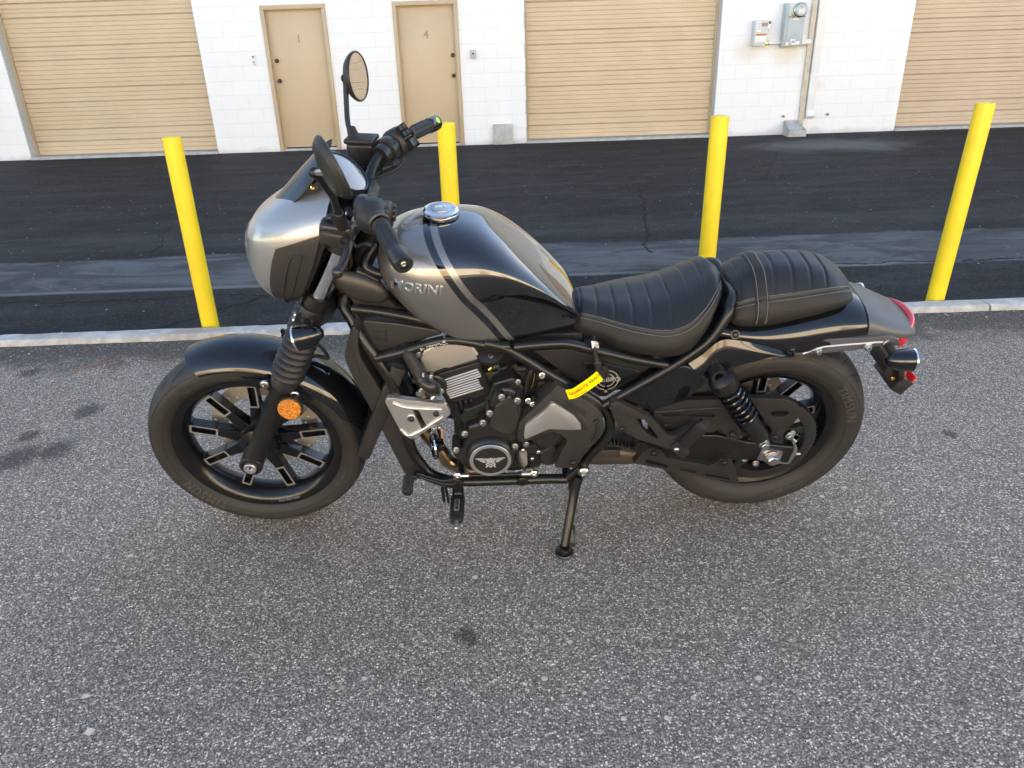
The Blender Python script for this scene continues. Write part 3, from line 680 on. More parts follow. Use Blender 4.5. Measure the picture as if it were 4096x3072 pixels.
# splash block
a, b_ = ground(*uv('Z',770,880)), ground(*uv('Z',897,880))
bm = bmesh.new(); w_ = b_.x-a.x; ln = .36; yc_ = YW-.01-ln
P0 = [(-w_/2*.78,ln,.23),(w_/2*.78,ln,.23),(w_/2,0,.10),(-w_/2,0,.10)]; P1 = [(x*1.04,y,-.02) for x, y, z in P0]
va = [bm.verts.new(p) for p in P0]; vb = [bm.verts.new(p) for p in P1]; tp = bm.faces.new(va); bm.faces.new(vb[::-1])
for i in range(4): bm.faces.new((va[i],vb[i],vb[(i+1)%4],va[(i+1)%4]))
bmesh.ops.recalc_face_normals(bm, faces=bm.faces)
r_ = bmesh.ops.inset_individual(bm, faces=[tp], thickness=.035, depth=-.04)
bmesh.ops.bevel(bm, geom=bm.edges[:], offset=.01, segments=2, affect='EDGES')
o = obj('splash_block', bm, 'pale_concrete'); o.location = ((a.x+b_.x)/2, yc_, 0); tag(o, 'pale concrete splash block under the downspout', 'splash block')
# ------------------------------------------------------------------ sunlit building across the lot (visible in the glossy paint)
opp = tag(empty('opposite_building', (0,-13.5,0)), 'cream sunlit warehouse reflected in the glossy black paint', 'building')
bm = bmesh.new(); add_box(bm, (6,-4,2.4), (70,8,4.8)); obj('wall', bm, 'cream_stucco', opp, smooth=False)
bm = bmesh.new(); add_box(bm, (6,-3.9,4.88), (70.4,8.4,.16)); obj('parapet', bm, 'frame_tan', opp, smooth=False)
for k in range(9):
    box('roll_up_door', (-26+k*7.4,.015,1.6), (3.4,.06,3.2), 'slat_tan', opp, bev=.01)
# trees at the left end of the lot (seen only as dark shapes mirrored in the fairing)
for k, (tx, ty, th) in enumerate([(-12.5,-7.5,5.6),(-15.5,-3.6,6.4),(-14.0,.4,5.2),(-18.5,-9.0,7.0)]):
    t_ = tag(empty('tree', (tx,ty,0)), ['lowest, nearest leafy tree mirrored in the fairing nose','middle leafy tree mirrored in the fairing nose','leafy tree mirrored in the wind deflector edge','tallest leafy tree mirrored in the fairing nose'][k], 'tree', 'trees at the left end of the lot'); rg = random.Random(40+k)
    bm = bmesh.new(); add_tube(bm, [(0,0,-.05),(.05,.02,th*.25),(-.04,.06,th*.5),(.03,0,th*.8)], [.17,.13,.09,.03], 10)
    for b_i in range(6):
        a = rg.uniform(0,6.28); add_tube(bm, [(0,0,th*(.32+.06*b_i)), (.6*cos(a),.6*sin(a),th*(.42+.06*b_i)), (1.2*cos(a),1.2*sin(a),th*(.5+.06*b_i))], [.06,.04,.015], 6)
    obj('trunk', bm, 'bark', t_); bm = bmesh.new(); cl_ = [(V((rg.gauss(0,1.0),rg.gauss(0,1.0),th*rg.uniform(.42,.95))), rg.uniform(.45,.85)) for _ in range(26)]
    for c_, r_ in cl_:
        for _ in range(110):
            p_ = c_+V((rg.gauss(0,.5),rg.gauss(0,.5),rg.gauss(0,.4)))*r_; u_ = V((rg.gauss(0,1),rg.gauss(0,1),rg.gauss(0,1))).normalized(); w_ = u_.orthogonal().normalized()*.06; u_ *= .11; bm.faces.new([bm.verts.new(q_) for q_ in (p_-u_,p_+w_,p_+u_,p_-w_)])
    obj('crown', bm, 'leaf_dark', t_, smooth=False, recalc=False)
# fallen twig beside the kerb
p0, p1, p2 = ground(285,1490), ground(360,1470), ground(463,1439)
o = tube('twig', [(p0.x,p0.y,.004),(p1.x,p1.y,.008),(p2.x,p2.y,.004)], .0028, 'twig', None, 6, 5); tag(o, 'thin reddish twig on the asphalt near the kerb', 'twig')

# loose grit along the foot of the kerb and a few pale chips on the lot
def chip_mesh(pts, mats, nm):
    bm = bmesh.new()
    for (x, y, r, rg_) in pts:
        vs_ = [bm.verts.new((x+r*a*rg_.uniform(.7,1.3), y+r*b*rg_.uniform(.6,1.2), .001+r*c*rg_.uniform(.5,.9))) for a, b, c in ((1,0,.1),(.3,.9,.15),(-.8,.5,.1),(-.8,-.6,.12),(.3,-.9,.1),(.4,.1,.8),(-.4,.1,.7))]
        for q in ((0,1,5),(1,2,6),(1,6,5),(2,3,6),(3,4,5),(3,5,6),(4,0,5)): bm.faces.new([vs_[k] for k in q]).material_index = rg_.randrange(len(mats)) if 0 else (int(x*7919) % len(mats))
    return tag(obj(nm, bm, mats, smooth=False), kind='stuff')
rg = random.Random(5); pts = []
for k in range(1500):
    x = rg.uniform(-2.9,3.4); y = KY-KW-.004-abs(rg.gauss(0,.075)); pts.append((x, y, rg.uniform(.0018,.0055)*(1 if rg.random() < .95 else 1.8), rg))
mat('stone_pale', (.42,.40,.37), .8); mat('stone_mid', (.20,.19,.175), .85); mat('stone_dark', (.07,.067,.062), .85)
tag(chip_mesh(pts, ['stone_mid','stone_dark','stone_pale','stone_mid'], 'kerb_grit'), 'loose grit and small stones along the foot of the kerb', 'grit')
pts = [(rg.uniform(-1.9,2.4), rg.uniform(.6,3.5), rg.uniform(.003,.007), rg) for k in range(150)]
for u_, v_, r_ in ((345,2785,.011),(365,2925,.013),(470,2605,.006),(700,2700,.007),(3900,2770,.010),(3500,1815,.008),(1900,2310,.010),(2420,2350,.008),(3000,2060,.006)):
    g_ = ground(u_, v_); pts.append((g_.x, g_.y, r_, rg))
tag(chip_mesh(pts, ['stone_pale','stone_pale','stone_mid'], 'stone_chips'), 'scattered pale stone chips on the asphalt', 'stones')
# ================================================================== MOTORCYCLE
bike = tag(empty('motorcycle'), 'black and dark grey cruiser motorcycle leaning on its side stand', 'motorcycle'); bike.matrix_world = BIKE_M
_bm = {}
def bolt_mesh(kind, m):
    k = (kind, m)
    if k not in _bm:
        bm = bmesh.new()
        if kind == 'hex':
            add_lathe(bm, [(1,0),(1,.22),(.86,.3),(0,.3)], (0,0,0), (0,0,1), 18); add_lathe(bm, [(.74,.28),(.74,.86),(.62,.98),(0,.98)], (0,0,0), (0,0,1), 6)
        elif kind == 'socket':
            add_lathe(bm, [(1,0),(1,.35),(.86,.52),(.55,.60),(.45,.58),(.45,.3),(0,.28)], (0,0,0), (0,0,1), 18)
        elif kind == 'dome': add_lathe(bm, [(1,0),(.97,.22),(.8,.5),(.5,.68),(0,.74)], (0,0,0), (0,0,1), 18)
        elif kind == 'disc': add_lathe(bm, [(1,0),(1,.3),(.9,.38),(0,.38)], (0,0,0), (0,0,1), 24)
        bmesh.ops.recalc_face_normals(bm, faces=bm.faces); me = bpy.data.meshes.new('bolt'); bm.to_mesh(me); bm.free(); _bm[k] = fin(me, m, angle=40)
    return _bm[k]
NEAR = V((0,-1,0))
def bolt(p, r, m='zinc', kind='hex', axis=NEAR, parent=None, name='bolt'):
    return place(name, bolt_mesh(kind, m), p, zto(axis), parent or bike, r)
def circle(c, r, n, a0=0, ax='y'): return [V((c[0]+r*cos(a0+2*pi*k/n), c[1], c[2]+r*sin(a0+2*pi*k/n))) for k in range(n)]
def quad_out(pts): return pts
# ------------------------------------------------------------------ wheels
def spoke_mesh(yf, r0, rs, r1, wd):
    bm = bmesh.new(); dp = .034
    # solid inner arm
    pts = rnd([(r0, yf-.004, -.021), (rs+.004, yf, -wd/2+.001), (rs+.004, yf, wd/2-.001), (r0, yf-.004, .021)], .004, 2)
    add_plate(bm, pts, (0, dp, 0), .004, 2)
    b2 = bmesh.new(); h = wd/2
    outer = rnd([(rs,yf,-h),(r1,yf,-h),(r1,yf,h),(rs,yf,h)], .004, 3); inner = rnd([(rs+.006,yf,-h+.0044),(r1-.0065,yf,-h+.0044),(r1-.0065,yf,h-.0044),(rs+.0058,yf,h-.0044)], .003, 3)
    add_plate(b2, outer, (0, dp, 0), 0, 0, holes=[inner])
    for f in b2.faces:
        f.normal_update()
        if f.normal.y < -.9 and f.calc_center_median().y < yf+.002: f.material_index = 1
    me = bpy.data.meshes.new('t'); b2.to_mesh(me); b2.free(); bm.from_mesh(me); bpy.data.meshes.remove(me)
    add_box(bm, ((rs+r1)/2, yf+dp*.75, 0), (r1-rs-.002, dp*.45, wd-.003))
    add_box(bm, (r1+.008, yf+.02, 0), (.03, dp, wd+.012), bev=.006)
    me = bpy.data.meshes.new('spoke'); bm.to_mesh(me); bm.free(); return fin(me, ['rim_black', 'spoke_edge'])
def ring_text(s, r, y, a_mid, size, parent, name='lettering', h=.0008, flip=False):
    bm = text_bm(s, size, h, space=1.2, bold=0)
    for v in bm.verts:
        a = a_mid + (v.co.x/r)*(1 if flip else -1); rr = r + v.co.y*(-1 if flip else 1); v.co = V((rr*cos(a), y(rr)-.0016-v.co.z, rr*sin(a)))
    return obj(name, bm, 'tyre_text', parent, smooth=False)
def wheel(name, cx, tp, rp, yf, rs, r1, a0, tmat, hubr, hub):
    w = empty(name, (cx, 0, .32), bike)
    full = tp + [(r, -y) for r, y in tp[-2::-1]]
    f2 = cr(full, 3); inner = [(tp[0][0]-.008, -tp[0][1]), (tp[0][0]-.008, tp[0][1])]
    bm = bmesh.new(); add_lathe(bm, [(r, -y) for r, y in f2] + inner, (0,0,0), (0,1,0), 128, closed=True, ref=(1,0,0)); obj('tyre', bm, tmat, w, angle=30)
    bm = bmesh.new(); add_lathe(bm, rp, (0,0,0), (0,1,0), 96, closed=True); obj('rim', bm, 'rim_black', w, angle=28)
    for r_, i_ in ((tp[2][0], 2), (tp[4][0]+.001, 4)):
        bm = bmesh.new(); y_ = tp[i_][1]; add_tube(bm, [(r_*cos(2*pi*k/96), -y_, r_*sin(2*pi*k/96)) for k in range(96)], .0011, 6, False, True); obj('sidewall_ring', bm, tmat, w)
    sm = spoke_mesh(yf, hubr*.8, rs, r1, .029)
    for k in range(9): place('spoke', sm, (0,0,0), Quaternion((0,1,0), -radians(a0+40*k)), w)
    lathe('hub', hub, (0,0,0), (0,1,0), 'rim_black', w, 36)
    # tread cuts: slanting flat strips on both shoulders, groove shade put into their black
    f3 = cr(tp[::-1], 6); gm = {}
    def rad(y): return next((ra+(rb-ra)*(y-y0)/max(y1-y0,1e-6) for (ra, y0), (rb, y1) in zip(f3, f3[1:]) if y0 <= y <= y1), f3[-1][0])
    ymax = max(y for r, y in tp)
    for kind, (ya, yb, da) in enumerate(((.10,.80,.24),(.52,.992,.17),(.30,.70,.10))):
        for sg in (-1, 1):
            bm = bmesh.new(); A_ = []; nn = 10
            for k in range(nn+1):
                t = k/nn; y = ymax*(ya+(yb-ya)*t); a = da*t; hw = .0030*sin(pi*min(max(t,.06),.94))**.5/.3; r = rad(y)+.00035
                A_.append([bm.verts.new((r*cos(a+s*hw), sg*y, r*sin(a+s*hw))) for s in (-1, 1)])
            for p, q in zip(A_, A_[1:]): bm.faces.new((p[0],p[1],q[1],q[0]))
            me = bpy.data.meshes.new('tread_groove_strip'); bm.to_mesh(me); bm.free(); fin(me, 'groove_shade', smooth=False)
            for k in range(13): place('tread_groove_strip', me, (0,0,0), Quaternion((0,1,0), -(2*pi*(k+.33*kind+(.5 if sg > 0 else 0))/13)), w)
    ys = lambda rr: -next((y0+(y1-y0)*(rr-ra)/(rb-ra) for (ra, y0), (rb, y1) in zip(tp, tp[1:]) if ra <= rr <= rb), tp[-3][1])
    return w, ys
tpF = [(.243,.043),(.252,.055),(.268,.0635),(.284,.0655),(.297,.061),(.307,.049),(.3155,.028),(.32,0)]
rpF = [(.246,-.048),(.2475,-.044),(.240,-.0415),(.231,-.040),(.224,-.034),(.217,-.018),(.212,-.012),(.210,.0),(.212,.014),(.224,.036),(.240,.042),(.2475,.045),(.246,.048),(.236,.049),(.228,.046),(.220,.036),(.206,.018),(.203,.0),(.205,-.016),(.216,-.034),(.224,-.043),(.236,-.048)]
fw, ysF = wheel('front_wheel', 0, tpF, rpF, -.014, .122, .204, 85, 'tyre_front', .06, [(.016,-.075),(.03,-.072),(.034,-.05),(.055,-.040),(.062,-.025),(.064,.02),(.05,.045),(.03,.06),(.0,.06)])
ring_text('TIMSUN', .268, ysF, radians(222), .036, fw); ring_text('M/C ROTATION', .262, ysF, radians(112), .012, fw); ring_text('TUBELESS', .262, ysF, radians(330), .014, fw)
# brake disc with drilled holes, carrier, bolts
def disc(parent, y, ro, ri, n=18):
    bm = bmesh.new(); hl = [circle((0,y,0), ri, 60)]
    for k in range(n*2):
        a = 2*pi*k/(n*2); r = ri+(ro-ri)*(.22+.28*(k % 3)); hl.append(circle((r*cos(a), y, r*sin(a)), .0042, 8))
    add_plate(bm, circle((0,y,0), ro, 72), (0,.005,0), 0, 0, holes=hl); return obj('brake_disc', bm, 'disc_steel', parent)
disc(fw, .058, .16, .112)
for k in range(5):
    a = radians(20+72*k); c_, s_ = cos(a), sin(a)
    bm = bmesh.new(); add_plate(bm, rnd([(.05*c_-.02*s_,.056,.05*s_+.02*c_),(.118*c_-.007*s_,.056,.118*s_+.007*c_),(.118*c_+.007*s_,.056,.118*s_-.007*c_),(.05*c_+.02*s_,.056,.05*s_-.02*c_)],.004,2), (0,.006,0), .001, 1); obj('disc_carrier', bm, 'matte_black', fw)
    bolt((.117*c_, .056, .117*s_), .0105, 'zinc', 'socket', parent=fw)
box('brake_caliper', (.115,.062,.095), (.055,.05,.085), 'cover_silver', fw, rot=Quaternion((0,1,0), radians(-48)), bev=.009)
for k, x in enumerate((-.028,-.006,.018)):
    bm = bmesh.new(); add_box(bm, (0,0,0), (.022,.012,.007), bev=.0015); o = obj('wheel_weight', bm, 'zinc', fw); a = radians(276.0+6.1*k); o.location = (.2300*cos(a), -.0445, .2300*sin(a)); o.rotation_euler = (0, -a-pi/2, 0)
tpR = [(.215,.062),(.226,.078),(.246,.0885),(.266,.0915),(.283,.0875),(.297,.075),(.308,.054),(.3165,.027),(.32,0)]
rpR = [(.2185,-.067),(.220,-.062),(.212,-.059),(.204,-.057),(.197,-.048),(.190,-.02),(.188,0),(.190,.02),(.198,.05),(.212,.06),(.220,.063),(.2185,.067),(.209,.068),(.196,.062),(.188,.048),(.181,.02),(.179,0),(.181,-.02),(.188,-.046),(.196,-.060),(.209,-.067)]
rw, ysR = wheel('rear_wheel', 1.49, tpR, rpR, -.012, .105, .181, 50, 'tyre_rear', .07, [(.02,-.11),(.05,-.105),(.07,-.06),(.075,.0),(.07,.06),(.03,.08),(0,.08)])
ring_text('TIMSUN', .255, ysR, radians(26), .036, rw); ring_text('ROTATION', .248, ysR, radians(300), .015, rw, flip=False)
disc(rw, .085, .12, .08, 14)
# ------------------------------------------------------------------ fork
FA = V((0,0,.32)); FD = V((.470,0,.883)).normalized()
def fork(t, y, side=0.0): return FA + FD*t + V((FD.z*side, y, -FD.x*side))      # side: + = behind the leg
TG0 = (T('G',1205,425,-.105)-FA).dot(FD); TLC = (T('B',690,940,-.105)-FA).dot(FD); TC0 = (T('B',715,870,-.105)-FA).dot(FD); TC1 = (T('B',880,400,-.105)-FA).dot(FD)
for s in (-1, 1):
    y = .105*s; leg = empty('fork_leg', fork(0, y), bike); L = lambda t, side=0, yy=0: FD*t + V((FD.z*side, yy, -FD.x*side))
    nm = 'fork_slider'
    lathe(nm, [(.0,-.034),(.024,-.034),(.031,-.022),(.0315,.02),(.0285,.05),(.0275,.10),(.0275,TG0-.05),(.030,TG0-.045),(.030,TG0+.01)], (0,0,0), FD, 'matte_black', leg, 32)
    g = [(.0305,TG0-.012),(.036,TG0-.010),(.0375,TG0+.012)]; k = 7; span = .150
    for i in range(k):
        t0 = TG0+.018+span*i/k; q = 1-.004*i; g += [(.036*q,t0),(.0425*q,t0+.006),(.0455*q,t0+.011),(.0425*q,t0+.0165)]
    g += [(.034,TG0+.018+span),(.031,TG0+.03+span),(.021,TG0+.034+span)]
    lathe('gaiter', g, (0,0,0), FD, 'gaiter', leg, 36, angle=60)
    lathe('stanchion', [(.0205,TG0+.02+span-.03),(.0205,.86)], (0,0,0), FD, 'chrome', leg, 32)
    lathe('axle_boss', [(0,-.035*s if 0 else 0)]+[(.033,.0),(.033,.046),(.029,.05),(.023,.05),(.0215,.044),(0,.044)], (0,0.020*-s,0), (0,s,0), 'matte_black', leg, 30)
    lathe('axle_bolt', [(.0180,.0),(.0180,.011),(.0165,.0125),(.0125,.0125),(.0105,.005),(0,.005)], (0,s*.026,0), (0,s,0), 'aluminium', leg, 24)
    # fender mounts on the slider
    for cx_, cy_ in ((1040,435),(1290,520)):
        q = T('G', cx_, cy_, -.118); q = V((q.x, q.y*-s, q.z)) if s > 0 else q
        t = (V((q.x,0,q.z))-FA).dot(FD); base = FD*(t-.03)
        bm = bmesh.new(); loc = q-leg.location; add_tube(bm, [base, base.lerp(loc, .7), loc], [.012,.013,.011], 12); obj('fender_mount', bm, 'matte_black', leg)
        bolt(q+V((0,s*.006,0))-leg.location, .012, 'zinc', 'socket', (0,s,0), leg)
# bleed of the near slider foot
bolt(T('G',843,1130,-.12), .007, 'brass', 'dome')
# triple clamps and steering stem
def clamp_plate(t0, t1, name, m):
    bm = bmesh.new(); up = FD; side = V((FD.z,0,-FD.x)); out = []
    for a in range(0, 181, 15): out.append((-.105-.033*sin(radians(a)), .033*-cos(radians(a))))
    out2 = [(-.09,.034),(-.045,.055),(.045,.055),(.09,.034)] + [(-y, x) for y, x in out[::-1]] + [(.06,-.03),(-.06,-.03)]
    pts = [FA + up*t0 + side*x + V((0,y,0)) for y, x in out + out2]
    add_plate(bm, pts, up*(t1-t0), .004, 2, bevback=True); return obj(name, bm, m, bike)
clamp_plate(TLC-.03, TLC+.035, 'lower_triple_clamp', 'matte_black'); clamp_plate(.815, .842, 'upper_triple_clamp', 'matte_black')
SB, ST = FA+FD*(TLC+.0)+V((.060,0,-.028)), FA+FD*.815+V((.060,0,-.028))
tube('steering_head', [SB, ST], .033, 'frame_black', bike, 24)
lathe('stem_nut', [(.034,0),(.034,.012),(.026,.016),(.024,.028),(0,.03)], FA+FD*.80+V((.062,0,-.03)), FD, 'chrome', bike, 24)
for q in ((565,922),(553,962)): bolt(T('B',*q,-.125), .0075, 'zinc', 'socket', (-.88,-.2,.4))
for s in (-1,1): lathe('clamp_collar', [(.0205,0),(.0285,.001),(.0295,.02),(.0285,.034),(.0205,.036)], fork(TLC+.034, .105*s), FD, 'matte_black', bike, 28)
for s in (-1,1): lathe('fork_cap_collar', [(.0205,0),(.030,.001),(.031,.03),(.028,.034),(.0205,.036)], fork(.755, .105*s), FD, 'plastic', bike, 28)
# ------------------------------------------------------------------ front fender
def fender(name, c, a0, a1, prof, nseg, mats, trim=None, thick=.003):
    """prof(t): (radius, y) for t in -1..1 ; trim(s,t) moves angle at ends"""
    def F(s, t):
        q = t*2-1; r, y = prof(q, s); a = a0+(a1-a0)*s
        if trim: a += trim(s, q)
        a = radians(a); return V((c[0]+r*cos(a), y, c[1]+r*sin(a)))
    return grid(name, F, nseg, 28, mats, bike, thick=thick, angle=40)
def ff_prof(q, s):
    a = q*radians(80); n = 1.0; dn = .052 if s > .0 else .05
    y = .085*sin(a)/sin(radians(80))
    r = .350 - .060*(1-cos(a))
    return r, y
ff = fender('front_fender', (0,.32), 112, 15, ff_prof, 64, 'gloss_black', lambda s, q: (-(q*q)*7*(1-s)**6) + (abs(q)**3*9*s**8) + 0)
# fender stay strip (lower skirt by the fork) near and far side
for s in (-1, 1):
    pts = [T('G',x,y,-.087) for x, y in [(930,395),(1000,440),(1000,415),(1300,430),(1420,490),(1350,540),(1290,500),(1080,470)]]
    pts = [V((.292*cos(radians(a)), -.0855, .32+.292*sin(radians(a)))) for a in (84,78,72,66,60,54,48,44)] + [V((r*cos(radians(a)), -.0855, .32+r*sin(radians(a)))) for r, a in ((.272,47),(.262,53),(.264,60),(.264,68),(.268,75),(.282,81))]
    pts = [V((p_.x, p_.y*-s, p_.z)) for p_ in pts]
    o = plate('fender_bracket', pts, .004*s, 'gloss_black', bike, bev=.001)
_fb = bmesh.new(); _fb.from_mesh(ff.data); _ft = BVHTree.FromBMesh(_fb); _fb.free(); _d = (BIKE_I.to_3x3() @ ray(*uv('G',1098,220))).normalized(); _h = _ft.ray_cast(_o, _d)
if _h[0] is not None: _n = _h[1] if _h[1].dot(_d) < 0 else -_h[1]; lathe('fender_recess_disc', [(0,.0012),(.012,.0012),(.0145,.0005),(.015,-.002)], _h[0], _n, 'matte_black', bike, 24)  # flat dark disc put on the fender in place of its black recess
# amber side reflector on the slider
rc = T('G',1243,648,-.15); lathe('side_reflector', [(0,.011),(.028,.0105),(.031,.008),(.031,0)], rc, (0.02,-1,.12), 'amber_reflex', bike, 28); lathe('reflector_holder', [(.0,.002),(.0335,.002),(.0345,-.003),(.0345,-.008),(0,-.008)], rc, (0.02,-1,.12), 'plastic', bike, 28)
tube('reflector_stay', [rc+V((0,.004,0)), T('G',1270,560,-.14), T('G',1290,530,-.125)], .006, 'matte_black', bike, 8)
# brake hose and guide behind the gaiter
tube('brake_hose', [T('G',1440,90,-.02), T('G',1520,160,-.03), T('G',1560,235,-.05), T('G',1480,215,-.06), T('G',1400,225,-.08)], .005, 'rubber', bike, 8, 8)
# ------------------------------------------------------------------ indicators (bullet shaped)
def indicator(c, d, stem, lens='clear_lens', nm='turn_signal', rubber=True):
    e = empty(nm, c, bike); d = V(d).normalized()
    lathe('housing', [(0,-.058),(.008,-.056),(.016,-.050),(.0235,-.036),(.0285,-.018),(.0305,0),(.0305,.010)], (0,0,0), d, 'gloss_black', e, 32)
    lathe('lens_ring', [(.0305,.0095),(.0318,.010),(.0318,.0145),(.030,.0155),(.029,.0145)], (0,0,0), d, 'chrome', e, 32)
    lathe('lens', [(0,.0165),(.02,.0155),(.0295,.012)], (0,0,0), d, lens, e, 28); lathe('lamp_bowl', [(.0295,.0118),(.022,-.002),(0,-.012)], (0,0,0), d, 'amber', e, 24)
    st = [V(p)-V(c) for p in stem]; bm = bmesh.new(); rr = []; pp = []
    for i in range(13):
        t = i/12; pp.append(st[0].lerp(st[-1], t)); rr.append(.0115 - .0025*t + (.0014 if i % 2 else 0))
    add_tube(bm, pp, rr, 16); obj('stem', bm, 'rubber', e); return e
for s in (-1, 1):
    c = T('C',1300,185,-.178); st = T('C',1350,60,-.125)
    if s > 0: c.y, st.y = -c.y, -st.y
    indicator(c, (-.93,.05*s,-.22), [st, c+V((.012,.0*s,.028))])
    lathe('signal_mount', [(0,.012),(.017,.012),(.021,0),(.0215,-.03),(0,-.03)], st, (-.2,-.5*-s if 0 else .75*s,-.35), 'matte_black', bike, 20)
# ------------------------------------------------------------------ headlight fairing
FL = cr([(.205,.818,.226,.822,.050),(.155,.838,.236,.848,.100),(.126,.880,.258,.885,.132),(.116,.935,.288,.940,.150),(.124,.995,.316,1.000,.153),(.146,1.035,.334,1.045,.148),(.182,1.062,.348,1.080,.132),(.228,1.088,.356,1.106,.102),(.290,1.116,.362,1.124,.055)], 10)
def fair(lv, u, off=0):
    """lv 0..8, u -1 (near rear edge) .. 1"""
    i = min(max(lv, 0), 8)*10; k = min(int(i), len(FL)-2); f = i-k; xn, zn, xr, zr, w_ = (a+(b-a)*f for a, b in zip(FL[k], FL[k+1]))
    a = u*pi/2; s_ = (1 if u > 0 else -1)*abs(sin(a))**.82; c_ = max(cos(a), 0)**.86
    x = xr-(xr-xn)*c_; t = (xr-x)/max(xr-xn, 1e-4)
    return V((x-off*c_, (w_+off)*s_, zr+(zn-zr)*t))
fairing = grid('headlight_fairing', lambda s, t: fair(s*8, t*2-1), 56, 64, 'silver_paint', bike, thick=.003, angle=60)
def fpanel(s, t, off=.0025):
    uf = -.60-.10*s if s > .2 else -.60+.25*(1-s/.2)
    u = uf+(-1-uf)*t; lv = .12+(( 4.25+.75*t)-.12)*s; return fair(lv, u, off)
for sg in (1, -1):
    grid('fairing_side_panel', lambda s, t: (lambda p: V((p.x, p.y*sg, p.z)))(fpanel(s, t)), 30, 14, 'panel_grey', bike, thick=.004)
    def slot(s, t, o=.0062):
        p = fpanel(.22+.62*s, .50+.26*t, o); return V((p.x, p.y*sg, p.z))
    bm = bmesh.new(); ring = [slot(k/16,0) for k in range(1,16)]+[slot(1,.2),slot(1,.8)]+[slot(k/16,1) for k in range(15,0,-1)]+[slot(0,.8),slot(0,.2)]; add_tube(bm, ring, .0018, 6, False, True); obj('panel_rib', bm, 'panel_grey', fairing)
# headlight in the nose
hc = V((.150,0,.945)); hd = V((-1,0,-.06))
lathe('headlamp', [(.074,-.03),(.074,.012),(.070,.018),(.066,.012),(.05,-.01),(.03,-.025),(0,-.03)], hc, hd, 'gloss_black', bike, 48); lathe('headlamp_lens', [(.070,.016),(.06,.026),(.035,.033),(0,.036)], hc, hd, 'clear_lens', bike, 40)
lathe('headlamp_reflector', [(.066,.012),(.05,-.005),(.02,-.015),(0,-.016)], hc, hd, 'chrome', bike, 40)
# dark inside of the shell
grid('fairing_liner', lambda s, t: (lambda p: V((p.x*.5+.17 if 0 else p.x+.012, p.y*.93, .97+(p.z-.97)*.95)))(fair(s*7.6, t*2-1)), 24, 24, 'engine_dark', bike)
# ------------------------------------------------------------------ wind deflector
sc_c = [T('A',365,1452,.0), T('A',480,1312,.02), T('A',600,1167,.03), T('A',740,1012,.035), T('A',832,932,.02)]
sc_e = [T('A',392,1480,-.035), T('A',500,1458,-.068), T('A',600,1380,-.080), T('A',690,1260,-.077), T('A',770,1100,-.056), T('A',848,942,-.010)]
CC2 = [(p.x, 0, p.z) for p in sc_c]; EE2 = [tuple(p) for p in sc_e]
CCc, EEc = cr(CC2, 10), cr(EE2, 8)
def samp(L, t):
    i = t*(len(L)-1); k = min(int(i), len(L)-2); f = i-k; return V(tuple(a+(b-a)*f for a, b in zip(L[k], L[k+1])))
def scr(s, t):
    q = t*2-1; C_, E_ = samp(CCc, s), samp(EEc, s); C_ = C_+V((0,0,.006)); a = abs(q)
    p = C_.lerp(V((E_.x, 0, E_.z)), a**2.0); y = -abs(E_.y)*a; return V((p.x, y if q < 0 else -y, p.z))
grid('wind_deflector', scr, 40, 48, 'gloss_black', bike, thick=.0035)
bm = bmesh.new(); add_tube(bm, [scr(s/40, 0)+V((.001,0,-.001)) for s in range(41)], .0032, 8); obj('deflector_edge', bm, 'plastic', bike)
for s in (-1,1):
    q = T('A',650,1345,-.075); q = V((q.x, q.y*-s, q.z))
    plate('deflector_bracket', rnd([q+V((-.012,0,-.006)), q+V((.03,0,.0)), q+V((.036,0,.026)), q+V((.004,0,.014))], .005, 3), .004*s, 'plastic', bike, bev=.001); bolt(q+V((.018,s*.001,.012)), .006, 'brass', 'socket', (0.2,s,.3))
# ------------------------------------------------------------------ instrument
gc = T('A',958,1195,0.0); gd = V((.66,-.12,.74))
lathe('instrument_housing', [(0,-.05),(.035,-.048),(.052,-.034),(.060,-.010),(.0625,.004),(.0605,.009),(.057,.009)], gc, gd, 'plastic', bike, 44)
lathe('instrument_glass', [(.0575,.006),(.03,.0085),(0,.009)], gc, gd, 'gauge_glass', bike, 40)
lathe('instrument_bezel', [(.0565,.0085),(.0605,.0105),(.0615,.008)], gc, gd, 'gloss_black', bike, 44)
tube('instrument_stay', [gc-gd.normalized()*.04, gc-gd.normalized()*.04+V((.02,0,-.06)), FA+FD*.83+V((.03,0,0))], .012, 'matte_black', bike, 10)
